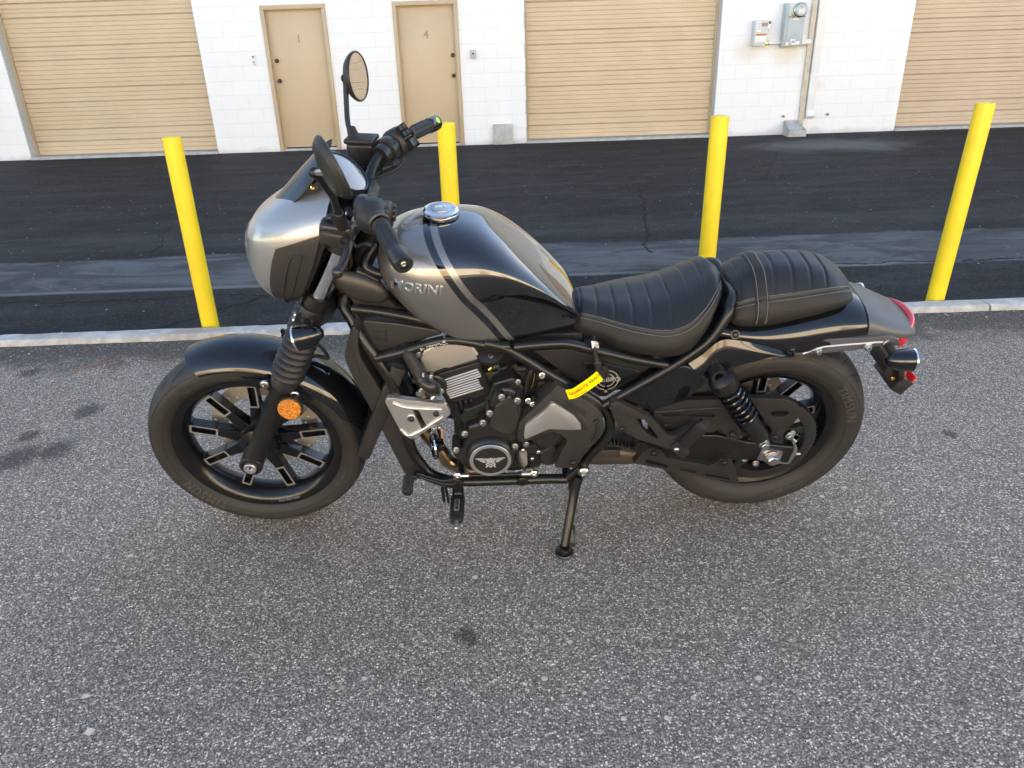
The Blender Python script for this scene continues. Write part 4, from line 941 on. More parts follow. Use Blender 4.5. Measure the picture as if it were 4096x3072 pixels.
# ------------------------------------------------------------------ handlebar
def hb(x, y, z): return V((x + y*.03, y, z))
HB = [(.414,0,1.052),(.415,.045,1.056),(.420,.085,1.082),(.434,.125,1.110),(.462,.19,1.122),(.492,.25,1.120),(.556,.40,1.106)]
path = [hb(x,-y,z) for x,y,z in HB[:0:-1]] + [hb(*p) for p in HB]
tube('handlebar', path, .0125, 'matte_black', bike, 16, 6)
def barpt(y):
    a = abs(y)
    for p, q in zip(HB, HB[1:]):
        if p[1] <= a <= q[1]: f = (a-p[1])/(q[1]-p[1]); return hb(p[0]+(q[0]-p[0])*f, y, p[2]+(q[2]-p[2])*f)
    p, q = HB[-2], HB[-1]; f = (a-p[1])/(q[1]-p[1]); return hb(p[0]+(q[0]-p[0])*f, y, p[2]+(q[2]-p[2])*f)
for s in (-1, 1):
    a, b_ = barpt(.268*s), barpt(.405*s); d = (b_-a).normalized(); e = empty('grip', a, bike); L = (b_-a).length
    bm = bmesh.new(); add_lathe(bm, [(.0,0),(.020,0),(.0205,.004),(.0175,.009)]+[(.0172+.0006*(k % 2), .012+k*.006) for k in range(int((L-.05)/.006))]+[(.0178,L-.036),(.0185,L-.034)], (0,0,0), d, 24); obj('rubber_sleeve', bm, 'rubber', e, angle=20)
    for k in range(3):
        n1 = V((0,0,1))-d*d.z; n1.normalize(); n2 = d.cross(n1); an = radians(40+ (70 if s < 0 else 60)*k - 60)
        o_ = n1*cos(an)+n2*sin(an); bm = bmesh.new(); add_tube(bm, [o_*.0178+d*t for t in (.018,.03,L-.06,L-.042)], [.001,.0035,.0035,.001], 6); obj('grip_pad', bm, 'rubber', e)
    lathe('bar_end_weight', [(.0178,L-.034),(.0205,L-.032),(.0212,L-.002),(.020,L+.008),(.017,L+.0115),(.009,L+.0115),(.008,L+.006),(0,L+.006)], (0,0,0), d, 'gloss_black' if s > 0 else 'case_black', e, 28)
    if s < 0: bolt(d*(L+.006), .007, 'zinc', 'socket', d, e)
    else:
        st_ = d*(L-.012)+ (V((.3,-.8,.5))-d*V((.3,-.8,.5)).dot(d)).normalized()*.0206; bolt(st_, .0085, 'lime', 'disc', (V((.3,-.8,.5))-d*V((.3,-.8,.5)).dot(d)), e, 'sticker').scale = (.0085,.0085,.0012)
    # switch housing
    c0, c1 = barpt(.168*s), barpt(.262*s); e = empty('switch_housing', c0, bike); d2 = (c1-c0).normalized(); L2 = (c1-c0).length
    if s < 0:
        lathe('shell', [(0,.018),(.020,.018),(.030,.022),(.036,.032),(.039,.046),(.039,.062),(.036,.072),(.030,.082),(.026,.094),(.0235,.100),(.019,.1)], (0,0,0), d2, 'plastic', e, 36)
        lathe('collar', [(.026,.088),(.0275,.094),(.025,.104),(.021,.106)], (0,0,0), d2, 'case_black', e, 36)
        box('button_pod', d2*.052+V((.026,0,.0)), (.036,.05,.05), 'plastic', e, bev=.010, seg=3)
        for k in range(3): box('switch_button', d2*.052+V((.045,.012-.014*k,.012-.006*k)), (.012,.010,.014), 'case_black', e, bev=.003)
        bolt(d2*.050+V((-.012,-.004,.0365)), .006, 'black_print', 'socket', (-.3,-.2,1), e)
    else:
        lathe('shell', [(0,.03),(.026,.03),(.034,.034),(.0385,.042),(.0385,.07),(.035,.082),(.026,.088),(.02,.09)], (0,0,0), d2, 'plastic', e, 36)
        lathe('throttle_collar', [(.021,-.006),(.031,-.004),(.033,.006),(.031,.022),(.027,.026),(.02,.028)], (0,0,0), d2, 'case_black', e, 32)
        nv = V((.45,-.7,.55))
        n_ = (nv-d2*nv.dot(d2)).normalized(); t_ = d2.cross(n_); t_ = t_ if t_.z > 0 else -t_
        rq = M((d2, n_, t_)).transposed().to_quaternion()
        for i in range(2):
            for j in range(2): box('switch_button', d2*(.049+.017*i)+n_*.039+t_*(.006+.016*j), (.013,.008,.013), 'case_black', e, rot=rq, bev=.0025)
        box('kill_switch', d2*.058+n_*.038-t_*.022, (.028,.012,.022), 'case_black', e, rot=rq, bev=.004)
        for q in (.012,.085): bolt(d2*q*.6+n_*.032, .0042, 'case_black', 'socket', n_, e)
for pts, yy, r in (([(950,290),(975,360),(960,470),(965,560),(1000,650)], -.075, .0085), ([(880,330),(800,420),(740,560),(700,690),(690,790)], -.06, .006), ([(1010,340),(1060,370),(1120,350),(1180,370)], -.06, .006), ([(1000,420),(1010,520),(960,640),(930,760)], -.05, .005), ([(840,290),(780,380),(735,480),(700,620)], -.085, .0045)):
    tube('cable', [T('B',x,y,yy) for x, y in pts], r, 'rubber', bike, 8, 6)
# bar clamp with raised lettering
cc = T('A',1112,1395,.0); ex = V((.0,1,0)); fx = (T('A',1195,1362,0.05)-T('A',1030,1440,-.05)).normalized()
cen = hb(.418,0,1.056); rq = Quaternion((0,1,0), radians(-32))
box('bar_clamp', cen+V((.003,0,.006)), (.046,.150,.034), 'plastic', bike, rot=rq, bev=.007, seg=3)
for y in (-.058,.058):
    q = cen + rq.to_matrix() @ V((.006,y,.0235)) + V((.003,0,.006)); bolt(q, .010, 'case_black', 'disc', rq.to_matrix() @ V((0,0,1))); bolt(q+(rq.to_matrix() @ V((0,0,.0038))), .0065, 'zinc', 'socket', rq.to_matrix() @ V((0,0,1)))
text('lettering', 'MORINI', .026, cen+V((.003,0,.006))+rq.to_matrix() @ V((-.002,.0,.0178)), (0,1,0), rq.to_matrix() @ V((-1,0,0)), 'white_print', bike, extrude=.0004, bold=.0005, shear=.15)
for y in (-.042,.042): tube('bar_riser', [cen+V((-.002,y,-.004)), FA+FD*.84+V((.045,y*1.0,-.02))], .017, 'matte_black', bike, 16)
# brake master cylinder + reservoir (far side)
rc_ = T('A',1112,1015,.195); e = empty('brake_reservoir', rc_, bike); rq = Quaternion((0,0,1), radians(-12))
box('reservoir_body', (0,0,-.004), (.072,.052,.060), 'case_black', e, rot=rq, bev=.008, seg=3); box('reservoir_cap', (0,0,.032), (.078,.058,.013), 'plastic', e, rot=rq, bev=.005, seg=3)
for k in range(4): text('cap_print', 'DOT4 FLUID ONLY', .0068, (.0,.014-.009*k,.0388), (1,-.2,0), (0.2,1,0), 'panel_grey', e, extrude=.0003)
tube('master_cylinder', [(.02,.0,-.030),(-.005,.0,-.042),(-.045,.0,-.052)], .013, 'case_black', e, 16); bolt((-.046,-.002,-.052), .011, 'zinc', 'hex', (-1,-.2,-.15), e)
tube('brake_lever', [(-.03,.02,-.03),(-.02,.07,-.03),(.01,.14,-.035),(.05,.20,-.045)], [.009,.008,.007,.009], 'case_black', e, 10, 6)
lathe('perch_clamp', [(.013,-.016),(.023,-.016),(.025,-.010),(.025,.010),(.023,.016),(.013,.016)], barpt(.155)-rc_, barpt(.2)-barpt(.15), 'case_black', e, 28)
tube('hose', [(-.04,0,-.055),(-.035,-.02,-.10),(-.01,-.06,-.15),(.02,-.12,-.18)], .0055, 'rubber', e, 8, 8)
# throttle cables / connectors hanging under the far bar
for pts, r in (([(1430,1075),(1410,1130),(1330,1185),(1220,1225),(1090,1270)], .0042), ([(1345,1120),(1280,1155),(1200,1210),(1100,1260)], .0042), ([(1250,1110),(1220,1160),(1160,1215),(1080,1260)], .009)):
    tube('control_cable', [T('A',x,y,.17-.02*i) for i, (x, y) in enumerate(pts)], r, 'rubber', bike, 8, 6)
for a, b_ in (((1390,1148),(1250,1208)),((1330,1135),(1255,1165))): tube('cable_connector', [T('A',*a,.16), T('A',*b_,.14)], .0075, 'plastic', bike, 10)
# clutch perch and lever (near side)
pc = T('B',900,240,-.165); e = empty('clutch_perch', pc, bike)
box('perch_body', (.0,0,0), (.075,.045,.040), 'case_black', e, rot=Quaternion((0,1,0), radians(12)), bev=.010, seg=3)
box('perch_lower', V(T('B',880,300,-.175)-pc), (.062,.035,.038), 'plastic', e, rot=Quaternion((0,1,0), radians(18)), bev=.009, seg=3)
lathe('perch_clamp', [(.013,-.014),(.023,-.014),(.0245,-.008),(.0245,.008),(.023,.014),(.013,.014)], barpt(-.160)-pc, barpt(-.2)-barpt(-.15), 'case_black', e, 28)
lev = [T('B',945,320,-.185), T('B',992,345,-.215), T('B',985,420,-.27), T('B',955,500,-.31), T('B',905,580,-.35)]
tube('clutch_lever', [p-pc for p in lev], [.009,.0085,.0085,.008,.0095], 'case_black', e, 12, 6); bm = bmesh.new(); bmesh.ops.create_uvsphere(bm, u_segments=16, v_segments=10, radius=.0125); bmesh.ops.translate(bm, verts=bm.verts, vec=lev[-1]-pc); obj('lever_ball', bm, 'case_black', e)
bolt(T('B',845,140,-.165)-pc, .010, 'case_black', 'dome', (0,0,1), e)
tube('clutch_cable', [pc+V((-.02,.01,-.01)), T('B',770,320,-.12), T('B',760,520,-.08), T('B',700,700,-.06)], .0045, 'rubber', bike, 8, 6)
# ------------------------------------------------------------------ mirrors
_mw = BIKE_M @ T('A',1062,415,.30); _n = (V((8.0,YW,1.2))-_mw).normalized() - (_mw-CC_).normalized(); MRN = BIKE_I.to_3x3() @ _n
def mirror(c, n, stem, rs, near):
    e = empty('mirror', c, bike); n = V(n).normalized(); r = .063 if near else .059
    bm = bmesh.new(); pr = [(0,-.024),(.03,-.022),(.05,-.017)]
    for k in range(11): pr += [(.046+.0016*k, -.0165+.0012*k), (.0522+.0018*k-.0006, -.0160+.0012*k)]
    pr += [(r+.001,-.002),(r+.0015,.003),(r-.001,.006),(r-.003,.005)]
    add_lathe(bm, [(0,-.024),(r*.43,-.0225),(r*.685,-.0185)], (0,0,0), n, 56); obj('shell', bm, 'plastic', e, angle=25)
    e1 = n.orthogonal().normalized(); e2 = n.cross(e1); bm = bmesh.new(); nf = 96; rg_ = []
    for k in range(nf*2):
        a = pi*k/nf; dr = .0013 if k % 2 else 0.0; o_ = e1*cos(a)+e2*sin(a)
        rg_.append([bm.verts.new(o_*r_+n*h_-(n*dr if i in (1,2,3) else V())+(o_*(-dr) if i in (2,3) else V())) for i, (r_, h_) in enumerate(((r*.67,-.0188),(r*.76,-.0170),(r*.915,-.0105),(r,-.004),(r+.0016,.000),(r+.0016,.004),(r-.001,.0065),(r-.003,.005)))])
    for A_, B_ in zip(rg_, rg_[1:]+rg_[:1]):
        for i in range(7): bm.faces.new((A_[i],A_[i+1],B_[i+1],B_[i]))
    obj('fluted_rim', bm, 'plastic', e, angle=18)
    lathe('glass', [(r-.002,.0042),(r*.5,.0048),(0,.005)], (0,0,0), n, 'mirror_glass', e, 48)
    tube('stem', [V(p)-V(c) for p in stem], rs, 'matte_black', e, 12, 6)
    bm = bmesh.new(); bmesh.ops.create_uvsphere(bm, u_segments=16, v_segments=10, radius=.0115); q = V(stem[-1])-V(c); bmesh.ops.translate(bm, verts=bm.verts, vec=q); obj('ball_joint', bm, 'matte_black', e)
    tube('joint_post', [q, -n*.018], .006, 'zinc', e, 10)
    st0 = V(stem[0])-V(c); st1 = V(stem[1])-V(c); lathe('stem_base', [(.010,0),(.0135,.001),(.0145,.03),(.0115,.05),(.0085,.052)], st0-(st1-st0).normalized()*.01, st1-st0, 'rubber', e, 20)
mirror(T('A',1062,415,.30), MRN, [T('A',1052,945,.19), T('A',1030,880,.205), T('A',990,800,.22), T('A',976,620,.25), T('A',968,430,.275)], .0068, False)
mirror(T('A',872,1150,-.315), (.885,.40,.28), [T('A',940,1600,-.185), T('A',918,1530,-.20), T('A',872,1395,-.235), T('A',830,1330,-.255), T('A',718,1187,-.285)], .0075, True)
# ------------------------------------------------------------------ fuel tank
TK = cr([(.430,.925,.018,.912,.900,.010),(.437,.948,.060,.915,.882,.045),(.452,.970,.098,.915,.868,.080),(.480,.990,.130,.905,.845,.112),(.520,1.004,.152,.890,.802,.128),(.560,1.011,.163,.880,.772,.134),(.600,1.014,.167,.876,.745,.138),(.650,1.010,.168,.880,.724,.140),
         (.700,.996,.165,.890,.716,.140),(.750,.967,.157,.893,.714,.138),(.800,.926,.145,.876,.717,.132),(.850,.877,.130,.846,.724,.122),(.900,.822,.112,.802,.731,.106),(.925,.790,.098,.776,.735,.094),(.942,.762,.070,.757,.738,.072)], 8)
def tank_sec(s):
    i = s*(len(TK)-1); k = min(int(i), len(TK)-2); f = i-k; return [a+(b-a)*f for a, b in zip(TK[k], TK[k+1])]
def smst(v, a, b): t = min(max((v-a)/(b-a), 0), 1); return t*t*(3-2*t)
def tank_half(s, q):
    x, zt, w_, ze, zb, wb = tank_sec(s); rear = smst(x, .61, .72)*(1-smst(x, .90, .945))
    if q < .5:
        a = q/.5*pi/2; n = 2.5 + .3*rear; y = w_*sin(a)**(2/n); z = ze + (zt-ze)*max(cos(a), 0)**(2/n)
    elif q < .92:
        t = (q-.5)/.42; z = ze + (zb-ze)*t; y = w_ + (wb-w_)*(t**2.0)
        y -= rear*.020*(smst(t, 0, .30)*(1-.55*smst(t, .5, 1)))
        if t > .88: y -= .010*((t-.88)/.12)**2
    else:
        t = (q-.92)/.08; y = (wb-.010-rear*.009)*(1-t); z = zb+.004*t
    return x, y, z
def tank_f(s, t):
    q = abs(t*2-1); x, y, z = tank_half(s, q); return V((x, y if t > .5 else -y, z))
tank = grid('fuel_tank', tank_f, 84, 112, 'tank_paint', bike, angle=75)
def bvh_of(o):
    bm = bmesh.new(); bm.from_mesh(o.data); b = BVHTree.FromBMesh(bm); bm.free(); return b
def hit(b, c, x, y):
    u, v_ = uv(c, x, y); d = (BIKE_I.to_3x3() @ ray(u, v_)).normalized(); h = b.ray_cast(_o, d)
    if h[0] is None: return None, None
    n = h[1] if h[1].dot(d) < 0 else -h[1]; return h[0], n
def decal(name, bm, b, o, ex, n, mats, parent, off=.0006, smooth=False):
    """lay a flat bmesh (x right, y up, z out) onto a surface"""
    ex = (ex-n*ex.dot(n)).normalized(); ey = n.cross(ex); ez = n
    for v in bm.verts:
        p = o + ex*v.co.x + ey*v.co.y; h = b.ray_cast(p+ez*.06, -ez); hz = v.co.z
        v.co = (h[0] if h[0] is not None else p) + (h[1] if h[0] is not None and h[1].dot(ez) > 0 else ez)*(hz+off)
    return obj(name, bm, mats, parent, smooth=smooth, recalc=False)
tb = bvh_of(tank)
p0, n0 = hit(tb,'B',1385,690); p1, n1 = hit(tb,'B',1690,745); pm, nm_ = hit(tb,'B',1538,712)
decal('badge', text_bm('MORINI', .0335, .0011, .0005, shear=.12, bold=.0003, space=1.08), tb, pm, p1-p0, nm_, 'chrome', tank, off=.0012)
p2, n2 = hit(tb,'B',1362,690)
if p2: decal('badge_prefix', text_bm('MOTO', .0065, .0005), tb, p2+V((-.011,0,.001)), (n2.cross(V((1,0,0)))).normalized(), n2, 'chrome', tank, off=.001)
# warning sticker
p0, n0 = hit(tb,'B',1440,235); p1, n1 = hit(tb,'B',1560,165); pm, nm_ = hit(tb,'B',1500,200)
if pm:
    ey = (hit(tb,'B',1500,175)[0] - hit(tb,'B',1500,235)[0]); ex = (hit(tb,'B',1545,185)[0]-hit(tb,'B',1455,215)[0])
    for k, (s_, z_) in enumerate([('\u26a0 WARNING',.0088),('READ MANUAL BEFORE USE',.0042),('DO NOT OVERFILL TANK',.0042),('USE UNLEADED FUEL',.0042),('KEEP CAP CLOSED',.0042)]):
        n_ = nm_; exx = (ex-n_*ex.dot(n_)).normalized(); eyy = n_.cross(exx)
        decal('warning_text', text_bm(s_, z_, .0001), tb, pm+eyy*(.016-.0075*k), ex, n_, 'white_print', tank, off=.0004)
# filler cap
fc, fn_ = hit(tb,'B',1738,150); cz = V((0.04,0,1)).normalized(); fc = V((fc.x, -.002, tank_half(.5,0)[2]))
fcx = T('B',1738,128,0.0).x; si = min(range(1000), key=lambda k: abs(tank_sec(k/1000)[0]-fcx)); fc = V((fcx, 0, tank_sec(si/1000)[1]-.001))
fcap = empty('filler_cap', fc, tank)
lathe('cap_base', [(.0,0),(.045,0),(.0455,.003),(.044,.006)], (0,0,0), cz, 'gloss_black', fcap, 44)
lathe('cap_ring', [(.040,.004),(.0435,.006),(.0445,.010),(.0435,.0165),(.040,.019),(.0365,.0195),(.035,.0185)], (0,0,0), cz, 'chrome', fcap, 52)
lathe('cap_plate', [(.0355,.0185),(.024,.0195),(.0238,.0225),(.022,.0235),(0,.024)], (0,0,0), cz, 'aluminium', fcap, 48)
for k in range(40):
    a = 2*pi*k/40; pass
text('cap_emblem', 'MM', .016, cz*.0241, (1,.15,0), (-.15,1,0), 'chrome', fcap, extrude=.0006, bold=.0006)
# ------------------------------------------------------------------ seats
def seat_surface(K, grooves, gd=.0045):
    KK = cr(K, 10)
    def sec(s):
        i = s*(len(KK)-1); k = min(int(i), len(KK)-2); f = i-k; return [a+(b-a)*f for a, b in zip(KK[k], KK[k+1])]
    def half(s, q, off=0):
        x, zt, ws, zs, wb, zb = sec(s)
        if q < .5:
            t = q/.5; y = ws*t; z = zs+(zt-zs)*(1-t**2.3)
            z += .0022*sin(pi*min(1,t))**2 - sum(gd*math.exp(-((x+ (.008*t*t) -g)/.0030)**2) for g in grooves)*(1-t**10)
        elif q < .54: t = (q-.5)/.04; y = ws+.003*t; z = zs-.004*sin(pi*t)-.003*t
        elif q < .94:
            t = (q-.54)/.40; y = ws+.003+(wb-ws-.003)*(sin(t*pi/2)**.8) + .006*sin(pi*t); z = (zs-.003)+(zb-zs+.003)*t
        else: t = (q-.94)/.06; y = (wb)*(1-.5*t); z = zb-.004*sin(pi*t/2)
        return x, y+off, z+off*.6
    return sec, half
def seat(name, K, grooves, parent):
    sec, half = seat_surface(K, grooves)
    def F(s, t):
        q = abs(t*2-1); x, y, z = half(s, q); return V((x, y if t > .5 else -y, z))
    o = grid(name, F, 150, 100, ['leather_top', 'leather_side'], parent, matf=lambda s, t: 0 if abs(t*2-1) < .52 else 1, angle=80)
    # closed ends
    def capend(s): 
        bm = bmesh.new(); vs_ = [bm.verts.new(F(s, t/60)) for t in range(61)]; bm.faces.new(vs_); return bm
    obj('seat_end', capend(0), 'leather_side', o); obj('seat_end', capend(1), 'leather_side', o)
    for dz, q_ in ((.0, .487), (.0, .572)):
        bm = bmesh.new(); n = 150
        for sg in (-1, 1):
            for k in range(2, n-2, 1):
                a, b_ = half(k/n, q_), half((k+.5)/n, q_); add_tube(bm, [(a[0], sg*(a[1]+.0006), a[2]+.0004), (b_[0], sg*(b_[1]+.0006), b_[2]+.0004)], .00062, 5)
        tag(obj('stitching', bm, 'stitch', o), kind='stuff')
    return o, sec, half
S1 = [(.925,.768,.050,.748,.062,.694),(.945,.779,.066,.755,.078,.690),(.99,.772,.084,.752,.100,.688),(1.04,.771,.110,.748,.130,.684),(1.10,.774,.135,.744,.152,.681),(1.16,.786,.150,.745,.163,.678),(1.21,.806,.148,.763,.160,.690),(1.25,.828,.128,.795,.146,.735),(1.283,.841,.090,.825,.110,.788),(1.306,.832,.040,.822,.060,.80)]
rseat, sec1, half1 = seat('rider_seat', S1, [.947,.99,1.034,1.08,1.127,1.175,1.222,1.258], bike)
S2 = [(1.312,.785,.070,.765,.095,.742),(1.335,.824,.098,.788,.120,.738),(1.38,.852,.105,.804,.126,.735),(1.44,.862,.107,.812,.126,.741),(1.51,.862,.105,.819,.124,.756),(1.57,.852,.097,.822,.118,.769),(1.61,.834,.080,.815,.106,.775),(1.642,.808,.050,.797,.080,.773),(1.662,.775,.014,.772,.030,.765)]
pseat, sec2, half2 = seat('pillion_seat', S2, [1.352,1.435,1.482,1.527,1.568], bike)
def strapF(s, t):
    i = (1.378+.034*s - S2[0][0]); ss = None
    lo, hi = 0.0, 1.0
    for _ in range(30):
        mid = (lo+hi)/2
        if sec2(mid)[0] < 1.378+.034*s: lo = mid
        else: hi = mid
    q = abs(t*2-1)*.95; x, y, z = half2(lo, q, 0); e = .0035*(sin(pi*s)**.3 if 0 < s < 1 else .15)
    return V((x, (y+e) if t > .5 else -(y+e), z+e*1.2))
strap = grid('grab_strap', strapF, 8, 80, 'leather_side', pseat, angle=80)
bm = bmesh.new()
for ss in (.16, .84):
    for k in range(3, 117):
        a, b_ = strapF(ss, k/120), strapF(ss, (k+.55)/120); add_tube(bm, [a+V((0,(-1 if a.y < 0 else 1)*.0006,.0008)), b_+V((0,(-1 if a.y < 0 else 1)*.0006,.0008))], .00062, 5)
tag(obj('stitching', bm, 'stitch', strap), kind='stuff')
box('seat_base', (1.10,0,.682), (.30,.20,.02), 'plastic', bike, bev=.005); box('seat_base', (1.48,0,.752), (.30,.16,.018), 'plastic', bike, rot=Quaternion((0,1,0), radians(-7)), bev=.004)
# ------------------------------------------------------------------ frame
def sym(name, pts, r, m='frame_black', sm=6, n=14):
    for s in (1, -1): tube(name, [V((p.x, p.y*s, p.z)) for p in pts], r, m, bike, n, sm)
TR = .0128
down = [SB.lerp(ST, .35)+V((.01,-.022,0)), T('I',235,20,-.062), T('I',330,230,-.085), T('I',450,450,-.105), T('I',660,760,-.125), T('I',900,1170,-.135), T('J',450,900,-.14), T('J',590,1130,-.145), T('J',690,1240,-.15), T('J',850,1310,-.15), T('J',1100,1345,-.15), T('J',1700,1330,-.15), T('J',2150,1312,-.15), T('F',1700,365,-.15)]
sym('down_tube', down, .0150, sm=5, n=18)
sym('rear_loop_tube', [T('F',1700,365,-.15), T('K',1020,1640,-.152), T('K',1130,1500,-.153), T('K',1290,1330,-.154), T('K',1375,1190,-.154), T('K',1385,1050,-.153), T('K',1330,920,-.152), T('K',1200,800,-.15), T('K',900,620,-.148), T('K',600,450,-.145), T('K',300,265,-.142), T('K',60,130,-.138), T('D',1180,225,-.135)], .0140, sm=5, n=18)
sym('seat_rail', [T('K',180,120,-.14), T('K',420,95,-.14), T('K',720,75,-.14), T('K',900,85,-.141), T('K',1300,185,-.142), T('K',1700,275,-.142), T('K',2120,350,-.14)], TR, sm=5, n=16)
hoop = [T('K',1310,860,-.152), T('K',1700,640,-.150), T('E',700,775,-.148), T('E',860,672,-.147), T('E',960,588,-.143), T('E',1045,460,-.131), V((1.312,-.112,.796)), V((1.326,-.080,.806))]
top_ = V((1.330, 0, .798))
tube('seat_hoop', hoop+[top_]+[V((p.x,-p.y,p.z)) for p in hoop[::-1]], TR, 'frame_black', bike, 16, 5)
sym('top_tube', [ST.lerp(SB,.25)+V((.02,-.02,0)), T('B',1130,495,-.05), T('B',1230,590,-.065), V((.60,-.08,.86)), V((.80,-.09,.74))], .0125, sm=5, n=16)
sym('side_tube', [T('I',345,110,-.09), T('I',700,150,-.098), T('I',1200,250,-.107), V((.62,-.11,.745)), V((.72,-.12,.71))], TR, sm=5, n=16)
sym('cradle_tube', [T('I',650,735,-.128), T('I',1000,650,-.13), T('I',1550,505,-.132), V((.70,-.136,.716)), T('K',120,110,-.138)], TR, sm=5, n=16)
for y in (.0,): tube('cross_tube', [V((.60,-.15,T('J',1100,1345,-.15).z)), V((.60,.15,T('J',1100,1345,-.15).z))], .011, 'frame_black', bike, 12)
tube('cross_tube', [T('F',1700,365,-.15), V((T('F',1700,365,-.15).x,.15,T('F',1700,365,-.15).z))], .013, 'frame_black', bike, 12)
bolt(T('J',1860,1340,-.165), .016, 'frame_black', 'disc'); bolt(T('J',200+0,0,-.12), .001, 'frame_black', 'disc')
# white data label wrapped on the cradle tube
la, lb = T('I',1190,605,-.142), T('I',1570,500,-.143); la_c, lb_c = T('I',1180,604,-.130), T('I',1600,492,-.132)
ax = (lb_c-la_c).normalized()
bm = bmesh.new(); e1 = (V((0,-.72,.69))-ax*V((0,-.72,.69)).dot(ax)).normalized(); e2 = ax.cross(e1); rr = TR+.0006; L_ = (lb_c-la_c).length*.9; vv = []
for i in range(9):
    a = radians(-62+124*i/8); o_ = e1*cos(a)+e2*sin(a); vv.append((bm.verts.new(la_c+ax*.004+o_*rr), bm.verts.new(la_c+ax*L_+o_*rr)))
for a, b_ in zip(vv, vv[1:]): bm.faces.new((a[0],b_[0],b_[1],a[1]))
lab_ = obj('data_label', bm, 'black_print', bike)
bm = bmesh.new(); rg = random.Random(11)
for i in range(9):
    a0_ = -56+13*i; x_ = .007
    while x_ < L_-.006:
        wd = rg.uniform(.002,.008); 
        if rg.random() < .8:
            q = [la_c+ax*(x_+(wd if c in (1,2) else 0))+(e1*cos(radians(a0_+(5.5 if c > 1 else 0)))+e2*sin(radians(a0_+(5.5 if c > 1 else 0))))*(rr+.0004) for c in range(4)]; bm.faces.new([bm.verts.new(p) for p in q])
        x_ += wd+.0018
obj('label_print', bm, 'white_print', lab_, smooth=False)
# ------------------------------------------------------------------ side panels
up = rnd([T('B',x,y,-.088) for x, y in [(1055,565),(1120,590),(1235,650),(1300,760),(1520,960),(1480,905),(1050,860),(985,735),(1000,690)]], .004, 2)
up = [T('B',x,y,-.085) for x, y in [(1060,562),(1230,645),(1290,755),(1400,865),(1520,985),(1490,908),(1055,862),(960,735)]]
plate('neck_cover', up, .02, 'panel_grey', bike, bev=.006, seg=3)
nb = T('B',1085,700,-.088); bm = bmesh.new(); bmesh.ops.create_uvsphere(bm, u_segments=28, v_segments=16, radius=1)
rq = Quaternion((0,1,0), radians(28))
for v in bm.verts: v.co = nb + rq.to_matrix() @ V((v.co.x*.075, v.co.y*.02, v.co.z*.036))
obj('neck_cover_bulge', bm, 'panel_grey', bike)
fp = rnd([T('I',x,y,-.112) for x, y in [(495,262),(900,300),(1420,385),(1490,430),(700,652),(655,648),(478,300)]], [.006,.004,.01,.01,.006,.006,.006], 3)
o = plate('front_side_panel', fp, .02, 'panel_grey', bike, bev=.005, seg=3)
q = TL('I',[(600,365),(780,370),(795,525),(610,515)],-.1135); plate('socket_cover', rnd(q,.003,3), .006, 'plastic', o, bev=.0012)
q = TL('I',[(618,420),(760,425),(762,500),(622,495)],-.1150); plate('socket_flap', rnd(q,.002,3), .004, 'plastic', o, bev=.001); q = TL('I',[(620,380),(765,385),(735,415),(648,412)],-.1148); plate('socket_tab', rnd(q,.001,2), .003, 'plastic', o, bev=.0008)
sp = rnd([T('K',x,y,-.128) for x, y in [(425,170),(850,150),(1180,230),(1910,375),(1340,745),(1255,745),(900,520)]], .004, 3)
o = plate('side_cover', sp, .03, 'case_black', bike, bev=.006, seg=3)
sp2 = rnd([T('K',x,y,-.1335) for x, y in [(1050,305),(1300,315),(1775,425),(1755,480),(1370,710),(1290,700),(1095,500)]], .009, 4); rim_ = plate('badge_frame', sp2, .008, 'case_black', o, bev=.002)
sp3 = rnd([T('K',x,y,-.1345) for x, y in [(1075,320),(1290,335),(1745,437),(1735,470),(1365,690),(1300,680),(1115,490)]], .008, 4); bp_ = plate('badge_panel', sp3, .006, 'gloss_black', o, bev=.0012)
bc = T('K',1345,540,-.1352)
for r0_, gaps in ((.0335,(90,)),(.0225,())):
    for a0_, a1_ in ([(-80,80),(100,260)] if r0_ > .03 else [(8,82),(98,172),(188,262),(278,352)]):
        bm = bmesh.new(); n = 20; pa = []
        for k in range(n+1):
            a = radians(a0_+(a1_-a0_)*k/n); pa.append((bm.verts.new(bc+V((r0_*cos(a),0,r0_*sin(a)))), bm.verts.new(bc+V(((r0_-.0032)*cos(a),0,(r0_-.0032)*sin(a))))))
        for a, b_ in zip(pa, pa[1:]): bm.faces.new((a[0],b_[0],b_[1],a[1]))
        obj('badge_ring', bm, 'cover_silver', bp_, smooth=False)
text('badge_lettering', 'CALIBRO', .0205, bc+V((-.004,-.0008,.002)), (1,0,0), (0,0,1), 'cover_silver', bp_, extrude=.0006, bold=.0005)
plate('badge_mark', [bc+V((-.004,0,-.034)), bc+V((.004,0,-.034)), bc+V((.004,0,-.041)), bc+V((-.004,0,-.041))], .0006, 'cover_silver', bp_, bev=0)
